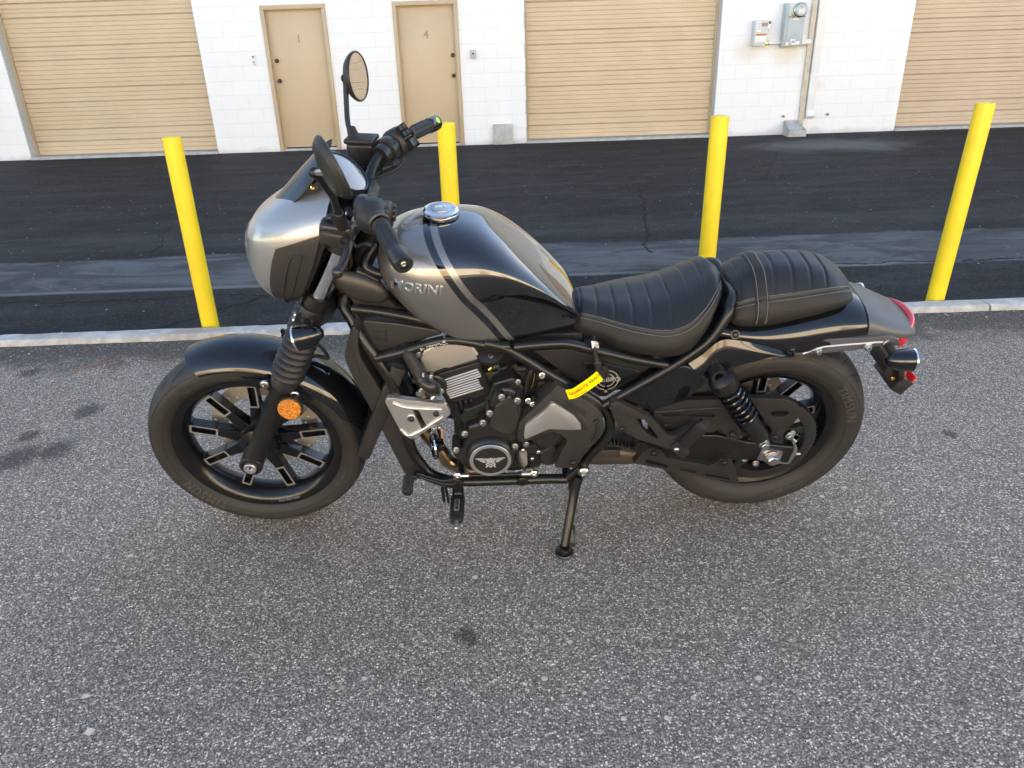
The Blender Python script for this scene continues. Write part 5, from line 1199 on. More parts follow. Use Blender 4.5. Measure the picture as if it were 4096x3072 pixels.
# ================================================================== ENGINE
eng = empty('engine', T('J',1460,1080,0), bike); eng.location = (0,0,0)
def pl(name, c, pts, y, depth, m, parent=eng, r=.004, bev=.004, seg=3, holes=()):
    return plate(name, rnd(TL(c, pts, y), r, 3) if r else TL(c, pts, y), depth, m, parent, bev=bev, seg=seg, holes=[rnd(TL(c, h, y), .002, 2) for h in holes])
pl('crankcase', 'J', [(985,1010),(1000,900),(1090,700),(1130,560),(1250,500),(1440,260),(1500,110),(1740,40),(1880,160),(1900,520),(2150,720),(2200,1000),(2080,1170),(1750,1220),(1150,1170)], -.150, .300, 'case_black', bev=.010)
pl('crankcase_rib', 'J', [(1085,545),(1130,440),(1200,430),(1430,330),(1440,440),(1290,470),(1200,560),(1120,620)], -.158, .06, 'case_black', bev=.006)
pl('cylinder_block', 'I', [(1300,940),(1950,745),(2075,1090),(2060,1330),(1850,1400),(1790,1420),(1720,1600),(1620,1500),(1540,1290)], -.122, .244, 'case_black', bev=.008)
pl('cylinder_panel', 'I', [(1360,960),(1940,790),(2060,1085),(1720,1240),(1565,1262)], -.131, .03, 'case_black', bev=.003)
pl('fin_recess', 'I', [(1485,1000),(1930,860),(2010,1110),(1590,1262)], -.1325, .004, 'engine_dark', bev=.001, r=.002)
fins = [((1508,1016),(1930,880)),((1522,1046),(1945,908)),((1532,1074),(1963,936)),((1540,1102),(1973,963)),((1525,1140),(1935,1010)),((1540,1167),(1950,1038)),((1552,1193),(1960,1065)),((1566,1218),(1975,1090)),((1582,1243),(2000,1112))]
for a, b_ in fins:
    p, q = T('I',*a,-.134), T('I',*b_,-.134); d = (q-p).normalized(); up_ = V((-d.z,0,d.x))*.0021
    plate('fin', rnd([p-up_, q-up_, q+up_, p+up_], .0018, 3), .012, 'bright_edge', eng, bev=.0005, seg=1)
for k in range(4): tube('block_rib', [T('I',1640+k*65,1290-k*18,-.124), T('I',1740+k*62,1540-k*30,-.128)], .006, 'case_black', eng, 8)
pl('head_cover', 'I', [(1238,640),(1640,498),(1770,520),(1870,590),(1950,705),(1945,752),(1615,850),(1560,872),(1530,862),(1320,938),(1285,925),(1195,745),(1225,715)], -.132, .26, 'cover_silver', r=.010, bev=.024, seg=5)
bolt(T('I',1172,682,-.128), .0095, 'zinc', 'hex', parent=eng); lathe('bolt_boss', [(.0155,0),(.0155,-.03)], T('I',1178,690,-.125), (0,-1,0), 'case_black', eng, 20)
# coolant outlet, elbow, hose
lathe('outlet_flange', [(0,.004),(.030,.004),(.036,0),(.036,-.03)], T('I',1370,1090,-.138), (0,-1,0), 'case_black', eng, 32)
for p_ in ((1335,980),(1225,1150),(1464,1152)):
    q = T('I',*p_,-.146); lathe('bolt_boss', [(.0105,0),(.0115,-.03)], q, (0,-1,0), 'case_black', eng, 16); bolt(q, .0095, 'zinc', 'hex', parent=eng)
tube('coolant_elbow', [T('I',1365,1118,-.150), T('I',1362,1115,-.163), T('I',1335,1090,-.172), T('I',1280,1060,-.170), T('I',1235,1010,-.163), T('I',1205,950,-.155)], [.0215,.0215,.020,.0175,.0160,.0160], 'case_black', eng, 20, 4)
tube('coolant_hose', [T('I',1225,990,-.160), T('I',1170,900,-.150), T('I',1110,790,-.142), T('I',1065,700,-.136), T('I',1045,640,-.125), T('I',1030,560,-.10)], .0175, 'rubber', eng, 18, 5)
ca, cb = T('I',1215,975,-.158), T('I',1235,1015,-.163)
lathe('hose_clamp', [(.0183,0),(.0193,.001),(.0193,.013),(.0183,.014)], ca, cb-ca, 'matte_black', eng, 24); box('clamp_ear', T('I',1130,1020,-.165), (.016,.012,.012), 'matte_black', eng, bev=.002); box('clamp_ear', T('I',1240,950,-.182), (.005,.006,.010), 'bright_edge', eng, bev=.001)
tube('sensor', [T('I',1405,1190,-.15), T('I',1370,1225,-.155), T('I',1345,1255,-.158)], [.0075,.007,.0055], 'zinc', eng, 12)
# upper cover of the left crankcase (timing / clutch cover) with bolt bosses
cov = [(1035,1000),(1120,880),(1170,800),(1150,700),(1180,660),(1300,620),(1385,600),(1430,480),(1462,330),(1540,210),(1640,170),(1740,190),(1815,270),(1850,400),(1850,640),(1800,760),(1795,900),(1790,1000),(1600,1150),(1200,1150)]
pl('crankcase_cover', 'J', cov, -.178, .06, 'case_black', r=.008, bev=.009, seg=4)
pl('cover_dome', 'J', [(1500,420),(1600,330),(1700,250),(1800,380),(1820,560),(1780,720),(1700,770),(1500,720),(1420,650),(1470,540)], -.187, .03, 'case_dusty', r=.02, bev=.008, seg=4)
for x, y in ((1598,278),(1800,322),(1447,482),(1365,602),(1135,742),(1025,945),(1772,900)):
    q = T('J',x,y,-.190); tube('bolt_boss', [q, q+V((0,.05,-.0))], [.0118,.0128], 'case_black', eng, 18); bolt(q, .0098, 'zinc', 'hex', parent=eng)
# round generator cover with winged emblem
ac = T('J',1460,1082,-.205)
lathe('generator_cover', [(0,0.0),(.0572,0.0),(.0592,-.002),(.0595,-.006),(.064,-.010),(.0672,-.018),(.069,-.034),(.071,-.075)], ac, (0,-1,0), 'case_black', eng, 64)
lathe('cover_ring', [(.0478,.0005),(.0482,.0018),(.0565,.0018),(.0578,.0002)], ac, (0,-1,0), 'aluminium', eng, 72)
lathe('cover_disc', [(0,.0008),(.0478,.0008)], ac, (0,-1,0), 'engine_dark', eng, 56)
em = empty('emblem', ac+V((0,-.0012,.002)), eng); em.parent = eng
SX, SZ = .000205, .000262
def emb(pts, nm='emblem_piece'):
    for s in ((1,-1) if nm != 'mid' else (1,)):
        P_ = [V(((x-1458)*SX*s+ac.x, ac.y-.0012, -(y-1082)*SZ+ac.z)) for x, y in pts]; plate('emblem_piece', P_, -.0007, 'bright_edge', eng, bev=0)
for k in range(4): emb([(1658-k*28,1038+k*17),(1652-k*28,1049+k*17),(1545-k*8,1053+k*17),(1550-k*8,1042+k*17)])
for k in range(3): emb([(1545-k*26,1045),(1528-k*26,1045),(1482-k*14,1102),(1496-k*14,1102)])
emb([(1448,1040),(1472,1036),(1484,1044),(1466,1048),(1462,1075),(1450,1072)], 'mid')
for k in range(2):
    z0 = 1100+k*36
    emb([(1458,z0+30),(1492,z0),(1506,z0),(1530,z0+38),(1510,z0+38),(1496,z0+16),(1458,z0+44)]); 
    emb([(1458,z0+10),(1464,z0+10),(1488,z0-12),(1478,z0-12),(1458,z0)])
bpy.data.objects.remove(em)
# front sprocket cover, silver insert
spc = [(245,1075),(735,600),(800,640),(1200,870),(1295,985),(1315,1130),(1275,1270),(1110,1420),(960,1655),(700,1655),(690,1610),(850,1310),(770,1235),(640,1190),(390,1300),(300,1335),(215,1310),(212,1210)]
scv = empty('sprocket_cover', (0,0,0), eng)
scv = pl('sprocket_cover', 'K', spc, -.186, .055, 'case_dusty', bike, r=.006, bev=.014, seg=2, holes=())
ins = [(318,1120),(585,915),(640,840),(690,838),(940,1000),(1020,1100),(1030,1170),(900,1174),(620,1163),(318,1292),(300,1262)]
pl('cover_insert', 'K', ins, -.1955, .02, 'satin_silver', scv, r=.004, bev=.011, seg=2)
pl('cover_slot', 'K', [(815,800),(850,795),(1085,940),(1085,990),(1060,995),(815,845)], -.1872, .004, 'plastic', scv, r=.004, bev=.0008)
pl('cover_step', 'K', [(640,800),(720,800),(980,960),(1060,1080),(1110,1180),(1040,1172),(1010,1085),(935,985),(690,825)], -.1885, .01, 'plastic', scv, r=.004, bev=.003)
bm = bmesh.new(); add_tube(bm, cr([tuple(T('K',x,y,-.187)) for x, y in ((1205,1040),(1235,1110),(1230,1200),(1170,1320))], 6), .0055, 8); obj('cover_groove', bm, 'plastic', scv)
pl('cover_leg_rib', 'K', [(1090,1405),(1110,1415),(985,1610),(960,1600)], -.1885, .004, 'plastic', scv, r=.002, bev=.001)
q = T('K',925,1592,-.188); lathe('bolt_cup', [(.0135,.0),(.0135,.0015),(.0105,.0018),(.0100,-.001)], q, (0,-1,0), 'plastic', scv, 24); bolt(q, .0088, 'case_black', 'socket', parent=scv)
lathe('clutch_bulge', [(0,.012),(.020,.012),(.022,.009),(.036,.009),(.039,.005),(.048,.003),(.052,-.01),(.053,-.05)], T('K',600,1215,-.165), (0,-1,0), 'case_black', eng, 44)
bolt(T('K',330,1348,-.168), .0095, 'zinc', 'hex', parent=eng)
# oil filter + starter bodies
lathe('oil_filter', [(0,.004),(.028,.004),(.034,-.002),(.0345,-.09)], T('K',640,1500,-.150), (.15,-1,.1), 'plastic', eng, 36); lathe('starter_motor', [(0,.003),(.026,.003),(.029,-.004),(.029,-.10)], T('J',2070,930,-.135), (0,-1,0), 'case_black', eng, 32)
lathe('shift_shaft', [(0,.0),(.017,0),(.0185,-.004),(.0185,-.06)], T('J',1985,940,-.178), (0,-1,0), 'case_black', eng, 24)
for p_ in ((1870,950),(2062,970)):
    q = T('J',*p_,-.172); bolt(q, .008, 'zinc', 'dome', parent=eng)
bolt(T('J',1912,872,-.176), .0085, 'zinc', 'hex', parent=eng)
# throttle body, fuel rail bits, wiring behind the cover
lathe('throttle_body', [(.0,.0),(.03,0),(.034,-.004),(.034,-.05),(.030,-.055),(.030,-.10)], T('D',1355,395,-.085), (.12,-.1,1), 'case_black', eng, 32)
lathe('throttle_flange', [(0,.003),(.043,.003),(.044,0),(.044,-.03),(.038,-.035)], T('J',1690,90,-.12), (.15,-.72,.68), 'case_dusty', eng, 36)
bolt(T('J',1808,85,-.15), .008, 'zinc', 'hex', parent=eng); bolt(T('I',2095,720,-.128), .010, 'zinc', 'hex', (0,-.5,.87), eng); tube('brass_fitting', [T('I',2075,880,-.128), T('I',2115,850,-.128)], .0062, 'brass', eng, 8); tube('injector', [T('I',2115,850,-.128), T('I',2200,830,-.125)], .0085, 'plastic', eng, 10)
lathe('temperature_plate', [(0,.003),(.038,.003),(.040,0),(.040,-.02)], T('I',2080,625,-.115), (.1,-.6,.8), 'case_black', eng, 28)
for pts, yy, r, m in (([(420,400),(360,480),(330,640),(300,780),(290,850)], -.14, .0055, 'rubber'), ([(370,390),(330,520),(320,620),(300,720)], -.13, .0048, 'case_black'), ([(160,330),(220,390),(330,390)], -.11, .010, 'rubber'), ([(440,440),(420,560),(390,640)], -.135, .003, 'brass'), ([(460,430),(440,560),(410,700),(400,850)], -.12, .004, 'rubber'), ([(250,830),(280,960),(300,1020)], -.15, .003, 'zinc'), ([(560,420),(640,470),(700,520)], -.11, .007, 'rubber')):
    tube('wiring', [T('K',x,y,yy) for x, y in pts], r, m, eng, 8, 5)
for p_ in ((30,770),(215,815),(355,800),(530,480),(415,845)): bolt(T('K',*p_,-.165), .0085, 'zinc', 'hex', (.2,-1,.3), eng)
for p_, s_ in (((600,560),(.06,.04,.03)),((560,640),(.09,.03,.02))): box('relay_box', T('K',*p_,-.10), s_, 'plastic', eng, bev=.004)
tube('vacuum_hose', [T('K',380,860,-.155), T('K',400,800,-.16), T('K',430,760,-.165)], .006, 'rubber', eng, 10, 3)
box('engine_core', (.76,0,.44), (.34,.22,.34), 'engine_dark', eng, bev=.01); box('airbox', (.78,0,.66), (.34,.17,.10), 'engine_dark', eng, bev=.01); box('battery_box', (1.03,0,.60), (.22,.20,.16), 'engine_dark', eng, bev=.01)
# exhaust
tube('exhaust_header', [V((.56,0,.52)), V((.50,-.02,.48)), V((.475,-.03,.40)), T('J',850,980,-.055), T('J',920,1085,-.06), T('J',1050,1145,-.06), T('J',1250,1190,-.05), V((.85,-.03,.235))], .0215, 'exhaust', bike, 20, 5)
tube('exhaust_header', [T('I',1235,1180,-.125), T('I',1240,1260,-.12), V((.50,-.06,.47))], .019, 'exhaust', bike, 16, 4)
def cat_f(s, t):
    a = 2*pi*t; p = T('K',1080,1545,-.075).lerp(T('K',1760,1540,-.075), s); rz = .042+.004*sin(pi*s); return V((p.x, p.y+.075+.075*cos(a), p.z+rz*(abs(sin(a))**.6)*(1 if sin(a) > 0 else -1)))
grid('catalyst_box', cat_f, 16, 40, 'muffler', bike, angle=60)
box('catalyst_strap', T('K',1330,1470,-.076), (.09,.004,.03), 'muffler', bike, bev=.001)
tube('muffler', [V((1.10,.13,.22)), V((1.16,.16,.25)), V((1.24,.175,.275)), V((1.60,.19,.33))], [.03,.045,.055,.055], 'muffler', bike, 28, 4)
# drive belt with teeth (lower run, teeth up)
b0_, b1_ = T('K',1300,1335,-.135), T('K',1830,1440,-.135); d_ = (b1_-b0_).normalized(); n_ = V((-d_.z,0,d_.x))
belt = plate('drive_belt', [b0_, b1_, b1_-n_*.005, b0_-n_*.005], .028, 'rubber', bike, bev=.0005)
k = 0; L_ = (b1_-b0_).length; tb_ = bmesh.new(); add_box(tb_, (0,0,0), (.0055,.027,.008), bev=.0012); bmesh.ops.recalc_face_normals(tb_, faces=tb_.faces); tme = bpy.data.meshes.new('belt_tooth'); tb_.to_mesh(tme); tb_.free(); fin(tme, 'rubber')
while k*.0115 < L_: place('belt_tooth', tme, b0_+d_*(k*.0115)+n_*.003+V((0,.014,0)), Quaternion((0,1,0), -atan2(d_.z, d_.x)), belt); k += 1
b2_, b3_ = V((1.02,-.125,.445)), V((1.45,-.125,.455)); plate('drive_belt_run', [b2_, b3_, b3_-V((0,0,.006)), b2_-V((0,0,.006))], .028, 'rubber', bike, bev=.0005)
# ------------------------------------------------------------------ radiator, shrouds, silver wings
shr = [(208,100),(168,195),(145,300),(150,360),(200,470),(330,700),(520,1060),(585,1185),(622,1212),(705,1205),(612,975),(560,865),(440,650),(418,590),(330,450),(262,335),(242,240),(252,150)]
wing = [(443,648),(470,628),(560,640),(885,683),(905,700),(928,748),(905,768),(660,930),(640,937),(608,922),(555,870),(448,672)]
wh = [(645,716),(692,722),(748,842),(714,866)]
for s in (1, -1):
    mir = lambda L: [V((p.x, p.y*s, p.z)) for p in L]
    o = plate('radiator_shroud', mir(rnd(TL('D', shr, -.132), .006, 3)), .055*s, 'panel_grey', bike, bev=.010, seg=3)
    plate('shroud_facet', mir(TL('D', [(250,160),(205,250),(195,330),(240,430),(370,680),(545,1010),(600,1110),(650,1195),(690,1190),(605,985),(545,875),(430,655),(400,590),(322,452),(258,345),(238,250)], -.1335)), .01*s, 'panel_grey', o, bev=.004)
    wo = plate('shroud_wing', mir(rnd(TL('D', wing, -.162), .006, 3)), .016*s, 'satin_silver', bike, bev=.009, seg=3, holes=[mir(rnd(TL('D', wh, -.162), .002, 2))])
    for x, y in ((635,786),(818,748)):
        q = T('D',x,y,-.1635); q = V((q.x,q.y*s,q.z)); lathe('bolt_cup', [(.0125,-.002),(.0128,.0012),(.0100,.0012),(.0095,-.001)], q, (0,-s,0), 'satin_silver', wo, 22); bolt(q+V((0,-s*.0004,0)), .0082, 'case_black', 'dome', (0,-s,0), wo)
    tube('wing_crease', mir([T('D',500,665,-.163), T('D',600,700,-.1645), T('D',860,715,-.163)]), .004, 'satin_silver', wo, 8, 4); tube('wing_crease', mir([T('D',560,865,-.163), T('D',640,905,-.164), T('D',870,770,-.163)]), .0045, 'satin_silver', wo, 8, 4)
    plate('wing_stay', mir(TL('D', [(600,650),(900,690),(890,720),(640,780)], -.14)), .02*s, 'plastic', bike, bev=.002)
rq = Quaternion((0,1,0), radians(24))
box('radiator', (.395,0,.50), (.03,.24,.34), 'engine_dark', bike, rot=rq, bev=.003)
bm = bmesh.new()
for k in range(44): add_box(bm, V((.395,0,.50))+rq.to_matrix() @ V((-.017,0,-.16+.0075*k)), (.004,.225,.002), rq)
tag(obj('radiator_fins', bm, 'case_black', bike, smooth=False), kind='stuff')
box('radiator_tank', V((.395,0,.50))+rq.to_matrix() @ V((0,-.128,0)), (.04,.026,.34), 'plastic', bike, rot=rq, bev=.006); box('expansion_bottle', T('I',930,840,-.06), (.05,.05,.06), 'case_dusty', bike, bev=.012); tube('bottle_hose', [T('I',870,1010,-.08), T('I',1000,920,-.07), T('I',1060,870,-.06)], .006, 'rubber', bike, 10, 3)
# horn
hc_ = T('J',765,890,-.135); hd_ = V((-.95,-.25,.05))
lathe('horn', [(0,.012),(.012,.012),(.014,.004),(.028,.006),(.038,.010),(.040,.006),(.037,-.002),(.022,-.006),(.018,-.022),(0,-.024)], hc_, hd_, 'gloss_black', bike, 36); lathe('horn_rim', [(.038,.010),(.0405,.009),(.0405,.005)], hc_, hd_, 'chrome', bike, 36)
tube('horn_stay', [hc_-hd_.normalized()*.02, T('J',830,780,-.12), T('J',800,690,-.12)], .005, 'matte_black', bike, 8); bolt(T('J',740,695,-.135), .008, 'zinc', 'hex'); bolt(T('J',815,668,-.135), .006, 'zinc', 'dome'); tube('horn_wire', [T('J',790,560+60,-.12), T('J',850,700,-.125), T('J',850,790,-.125)], .005, 'rust_pad', bike, 8, 4)
# ------------------------------------------------------------------ controls at the foot
pivot = T('D',985,1285,-.165)
lev = [(650,1202),(668,1190),(715,1192),(760,1215),(880,1242),(945,1228),(1000,1240),(1022,1270),(1020,1308),(985,1318),(940,1300),(875,1292),(780,1262),(715,1232),(665,1228)]
e = empty('gear_lever', (0,0,0), bike); pl('lever_arm', 'D', lev, -.188, .016, 'matte_black', e, r=.006, bev=.004); tube('lever_ridge', [T('D',x,y,-.1895) for x, y in ((690,1207),(760,1232),(880,1264),(960,1262))], .0045, 'matte_black', e, 8, 4)
ta, tb2 = T('D',618,1215,-.20), T('D',607,1325,-.262); bm = bmesh.new(); dd = (tb2-ta)
n = 11; pp, rr2 = [], []
for k in range(n*2+1): pp.append(ta+dd*(k/(n*2))); rr2.append(.0152 if k % 2 else .0135)
add_tube(bm, pp, rr2, 18); obj('toe_rubber', bm, 'rubber', e); bolt(tb2, .010, 'black_print', 'disc', dd, e); tube('toe_shaft', [T('D',665,1210,-.19), ta], .009, 'matte_black', e, 12)
e = empty('shift_linkage', (0,0,0), bike); r0_, r1_ = T('D',975,1204,-.182), T('D',1540,1188,-.182)
tube('rod', [r0_.lerp(r1_,.13), r0_.lerp(r1_,.86)], .0052, 'matte_black', e, 12)
for p_, q_, c_ in ((r0_, r0_.lerp(r1_,.15), (965,1202)), (r1_, r0_.lerp(r1_,.84), (1540,1187))):
    tube('rod_end', [p_, p_.lerp(q_,.5), q_], [.006,.0075,.0068], 'zinc', e, 12); lathe('ball_joint', [(0,.006),(.009,.006),(.0125,.003),(.0125,-.006),(0,-.008)], p_, (0,-1,0), 'zinc', e, 20); bolt(p_+V((0,-.006,0)), .0065, 'zinc', 'dome', parent=e)
    tube('lock_nut', [q_, q_+(q_-p_).normalized()*.007], .0078, 'matte_black', e, 6)
pl('shift_arm', 'J', [(1930,1010),(2035,1010),(2045,1080),(2020,1210),(1985,1215),(1960,1120)], -.176, .008, 'matte_black', e, r=.004, bev=.0015); bolt(T('J',1985,1058,-.178), .0065, 'zinc', 'dome', parent=e)
pl('bracket_plate', 'J', [(1830,960),(1920,960),(1930,1130),(1880,1180),(1800,1060)], -.16, .003, 'cover_silver', bike, r=.003, bev=.0005); tube('sensor_wire', [T('J',1810,900,-.165), T('J',1800,1020,-.17), T('J',1830,1130,-.172), T('J',1900,1200,-.172)], .0042, 'rubber', bike, 8, 5); tube('drain_plug', [T('J',1895,1120,-.14), T('J',1895,1170,-.14)], .008, 'brass', bike, 6)
# rider foot peg
for s in (-1, 1):
    i0, o0 = T('D',980,1362,-.205), T('D',968,1545,-.318)
    if s > 0: i0.y, o0.y = -i0.y, -o0.y
    e = empty('rider_peg', i0, bike); d = (o0-i0); L_ = d.length; dn = d.normalized(); sx = V((1,0,0)); sx = (sx-dn*sx.dot(dn)).normalized(); nz = sx.cross(dn); nz = nz if nz.z > 0 else -nz
    bm = bmesh.new(); W2 = [.017,.0195,.0205,.0205,.0200,.0185,.0155,.011]; tt = [0,.02,.08,.5,.78,.90,.97,1.0]
    rings = []
    for w2, t in zip(W2, tt):
        rings.append([bm.verts.new(dn*(L_*t)+sx*(w2*(abs(cos(a))**.6)*(1 if cos(a) > 0 else -1))+nz*(.0125*(w2/.0205)*(abs(sin(a))**.6)*(1 if sin(a) > 0 else -1))) for a in [2*pi*k/24 for k in range(24)]])
    for A_, B_ in zip(rings, rings[1:]):
        for k in range(24): bm.faces.new((A_[k],A_[(k+1)%24],B_[(k+1)%24],B_[k]))
    bm.faces.new(rings[0]); bm.faces.new(rings[-1]); obj('peg_rubber', bm, 'rubber', e)
    for k, (hw, hl) in enumerate(((.0150,.040),(.0112,.0335),(.0075,.0270))):
        c_ = dn*(L_*.46)+nz*(.0127+.0006*k); q = rnd([c_+sx*a*hw+dn*b_*hl for a, b_ in ((-1,-1),(1,-1),(1,1),(-1,1))], .008-.001*k, 4)
        plate('peg_pad', q, 0, 'rubber' if k < 2 else 'aluminium', e, bev=.0006, off=nz*-.003)
    c_ = dn*(L_*.46)+nz*.0146; text('peg_lettering', 'MORINI', .0135, c_, -dn, (sx if s < 0 else -sx), 'black_print', e, extrude=.0002, bold=.0002)
    tube('peg_feeler', [dn*(L_*.99), dn*(L_+.018)-nz*.003], [.0075,.0065], 'zinc', e, 8); bm = bmesh.new(); bmesh.ops.create_uvsphere(bm, u_segments=12, v_segments=8, radius=.006); bmesh.ops.translate(bm, verts=bm.verts, vec=dn*(L_+.022)-nz*.003); obj('feeler_ball', bm, 'zinc', e)
    for k in (-1,1): plate('peg_clevis', [q+sx*k*.011 for q in (V((0,0,0))-nz*.012, dn*.008, V((0,0,0))+nz*.010, -dn*.028+nz*.012, -dn*.03-nz*.010)], 0, 'matte_black', e, bev=.0008, off=sx*k*.005)
    tube('peg_mount', [-dn*.028, -dn*.05+nz*.012, V((i0.x, -.150*(1 if s < 0 else -1), T('J',1100,1345,-.15).z))-i0], [.013,.015,.014], 'matte_black', e, 14); tube('peg_spring', [-dn*.012-sx*.006, -dn*.012+sx*.006], .008, 'zinc', e, 10)
    if s < 0:
        tube('shift_stop', [T('D',865,1295,-.18)-i0, T('D',878,1390,-.175)-i0], .005, 'matte_black', e, 8); tube('shift_stop', [T('D',890,1290,-.17)-i0, T('D',912,1400,-.165)-i0], .004, 'matte_black', e, 8)
# ------------------------------------------------------------------ side stand
fw_ = ground(*uv('F',1672,1012)); foot = BIKE_I @ V((fw_.x, fw_.y, .006)); top = T('F',1805,345,-.165); knee = T('F',1762,490,-.178)
e = empty('side_stand', top, bike)
mid_ = knee.lerp(foot, .93)
bm = bmesh.new(); add_tube(bm, [p-top for p in (top, top.lerp(knee,.6), knee, knee.lerp(foot,.3), knee.lerp(foot,.9), foot+V((0,0,.0))+(knee-foot).normalized()*.012)], [.0135,.0140,.0145,.0138,.0130,.0125], 18); obj('stand_leg', bm, 'frame_black', e)
bm = bmesh.new(); add_lathe(bm, [(0,0),(.026,0),(.028,.004),(.026,.009),(.018,.011),(.016,.022),(0,.022)], (0,0,0), (0,0,1), 24)
for v in bm.verts: v.co = V((v.co.x*1.0+.0, v.co.y*1.25, v.co.z))
R_ = BIKE_I.to_3x3()
for v in bm.verts: v.co = (BIKE_I @ V((fw_.x+v.co.x, fw_.y+v.co.y-.006, v.co.z+.001)))-top
obj('stand_foot', bm, 'frame_black', e)
lathe('pivot_bolt', [(0,.012),(.012,.012),(.0165,.008),(.017,0),(.017,-.02)], T('F',1845,295,-.168)-top, (0,-1,0), 'zinc', e, 24); bolt(T('F',1845,295,-.168)-top+V((0,-.012,0)), .011, 'zinc', 'hex', parent=e)
plate('pivot_lug', rnd([p-top for p in TL('F', [(1770,290),(1850,270),(1880,300),(1860,360),(1800,380),(1760,340)], -.160)], .006, 3), .02, 'frame_black', e, bev=.003)
tube('stand_tang', [knee.lerp(foot,.52)-top+V((.012,-.008,0)), knee.lerp(foot,.60)-top+V((.016,-.02,0)), knee.lerp(foot,.78)-top+V((.024,-.024,0)), knee.lerp(foot,.84)-top+V((.010,-.014,0))], .0042, 'frame_black', e, 8, 5)
bm = bmesh.new(); s0, s1 = T('F',1740,330,-.15)-top, T('F',1735,470,-.165)-top; n = 90; dv = (s1-s0); a1 = dv.normalized().orthogonal(); a2 = dv.normalized().cross(a1)
add_tube(bm, [s0+dv*(k/n)+(a1*cos(k*.9)+a2*sin(k*.9))*.006 for k in range(n+1)], .0016, 5); obj('stand_spring', bm, 'matte_black', e)
# ================================================================== REAR
# swingarm
arm = [(560,1215),(700,1175),(860,1165),(1000,1168),(1180,1210),(1445,1238),(1452,1262),(1420,1328),(1230,1312),(1080,1318),(960,1335),(720,1300),(560,1270)]
for s in (1, -1): plate('swingarm', [V((p.x, p.y*s, p.z)) for p in rnd(TL('E', arm, -.128), .008, 3)], .034*s, 'frame_black', bike, bev=.009, seg=4)
tube('swingarm_pivot', [T('E',540,1240,-.15), V((T('E',540,1240,-.15).x,.15,T('E',540,1240,-.15).z))], .02, 'frame_black', bike, 20)
box('swingarm_bridge', T('E',800,1235,-.0)+V((-.02,0,.07)), (.06,.22,.05), 'frame_black', bike, bev=.01)
axl = T('E',1310,1303,-.142)
blk = plate('axle_block', rnd(TL('E',[(1222,1312),(1250,1250),(1376,1266),(1352,1338)],-.134), .003, 2), .008, 'zinc', bike, bev=.0012); bolt(axl+V((0,.006,0)), .0235, 'zinc', 'hex', parent=blk, name='axle_nut')
tube('axle', [axl+V((0,.01,0)), V((axl.x, .15, axl.z))], .011, 'zinc', bike, 14)
plate('adjuster_cap', rnd(TL('E',[(1428,1198),(1445,1205),(1462,1250),(1455,1275),(1415,1335),(1400,1330),(1432,1265),(1440,1240)],-.1325), .002, 2), .038, 'zinc', bike, bev=.001)
tube('adjuster_screw', [T('E',1440,1276,-.115), T('E',1475,1276,-.115)], .004, 'zinc', bike, 8); plate('adjuster_lower', rnd(TL('E',[(1340,1325),(1410,1330),(1405,1338),(1330,1332)],-.13), .001, 2), .02, 'zinc', bike, bev=.0008)
bolt(T('E',1413,1168,-.118), .0125, 'zinc', 'hex'); bolt(T('E',1212,1330,-.112), .0105, 'zinc', 'hex'); tube('adjuster_tab', [T('E',1413,1172,-.112), T('E',1450,1205,-.115)], .004, 'zinc', bike, 8)
# rear pulley
pul = empty('rear_pulley', (1.49,0,.32), bike)
lathe('pulley_rim', [(.118,-.112),(.142,-.114),(.149,-.110),(.149,-.082),(.142,-.078),(.118,-.082)], (0,0,0), (0,1,0), 'case_black', pul, 72, closed=True)
lathe('pulley_hub', [(.026,-.118),(.055,-.116),(.06,-.10),(.06,-.07),(.026,-.07)], (0,0,0), (0,1,0), 'case_black', pul, 40, closed=True)
for k in range(5):
    a = radians(20+72*k); c_, s_ = cos(a), sin(a); plate('pulley_arm', [V((.05*c_-.02*s_,-.108,.05*s_+.02*c_)), V((.122*c_-.012*s_,-.108,.122*s_+.012*c_)), V((.122*c_+.012*s_,-.108,.122*s_-.012*c_)), V((.05*c_+.02*s_,-.108,.05*s_-.02*c_))], .02, 'case_black', pul, bev=.004)
    bolt((.082*c_,-.110,.082*s_), .0095, 'zinc', 'hex', parent=pul)
n = 64
tb_ = bmesh.new(); add_box(tb_, (0,0,0), (.004,.026,.006), bev=.001); tme2 = bpy.data.meshes.new('pulley_tooth'); tb_.to_mesh(tme2); tb_.free(); fin(tme2, 'case_black')
for k in range(n):
    a = 2*pi*k/n; place('pulley_tooth', tme2, (.1505*cos(a), -.096, .1505*sin(a)), Quaternion((0,1,0), -a-pi/2), pul)
# belt guards
gl = [(608,1030),(640,1008),(800,962),(960,958),(1185,955),(1185,1000),(1035,1005),(1075,1060),(1130,1140),(1128,1178),(1110,1190),(1055,1190),(1036,1165),(1000,1130),(960,1150),(720,1150),(618,1092)]
gu = pl('belt_guard_upper', 'E', gl, -.140, .02, 'plastic', bike, r=.005, bev=.004, holes=[[(655,1045),(670,1036),(770,1036),(770,1056),(665,1058)],[(815,1040),(965,1038),(978,1048),(965,1060),(815,1058)]])
pl('guard_backing', 'E', [(640,1030),(990,1030),(990,1075),(640,1070)], -.130, .004, 'engine_dark', gu, r=.002, bev=0)
gr_ = [(1175,950),(1400,955),(1462,985),(1488,1040),(1345,1192),(1308,1200),(1287,1178),(1312,1140),(1230,1035),(1175,1000)]
gu2 = pl('belt_guard_rear', 'E', gr_, -.140, .02, 'plastic', bike, r=.007, bev=.004, holes=[[(1302,1040),(1320,1022),(1400,1024),(1415,1036),(1385,1058),(1312,1056)]])
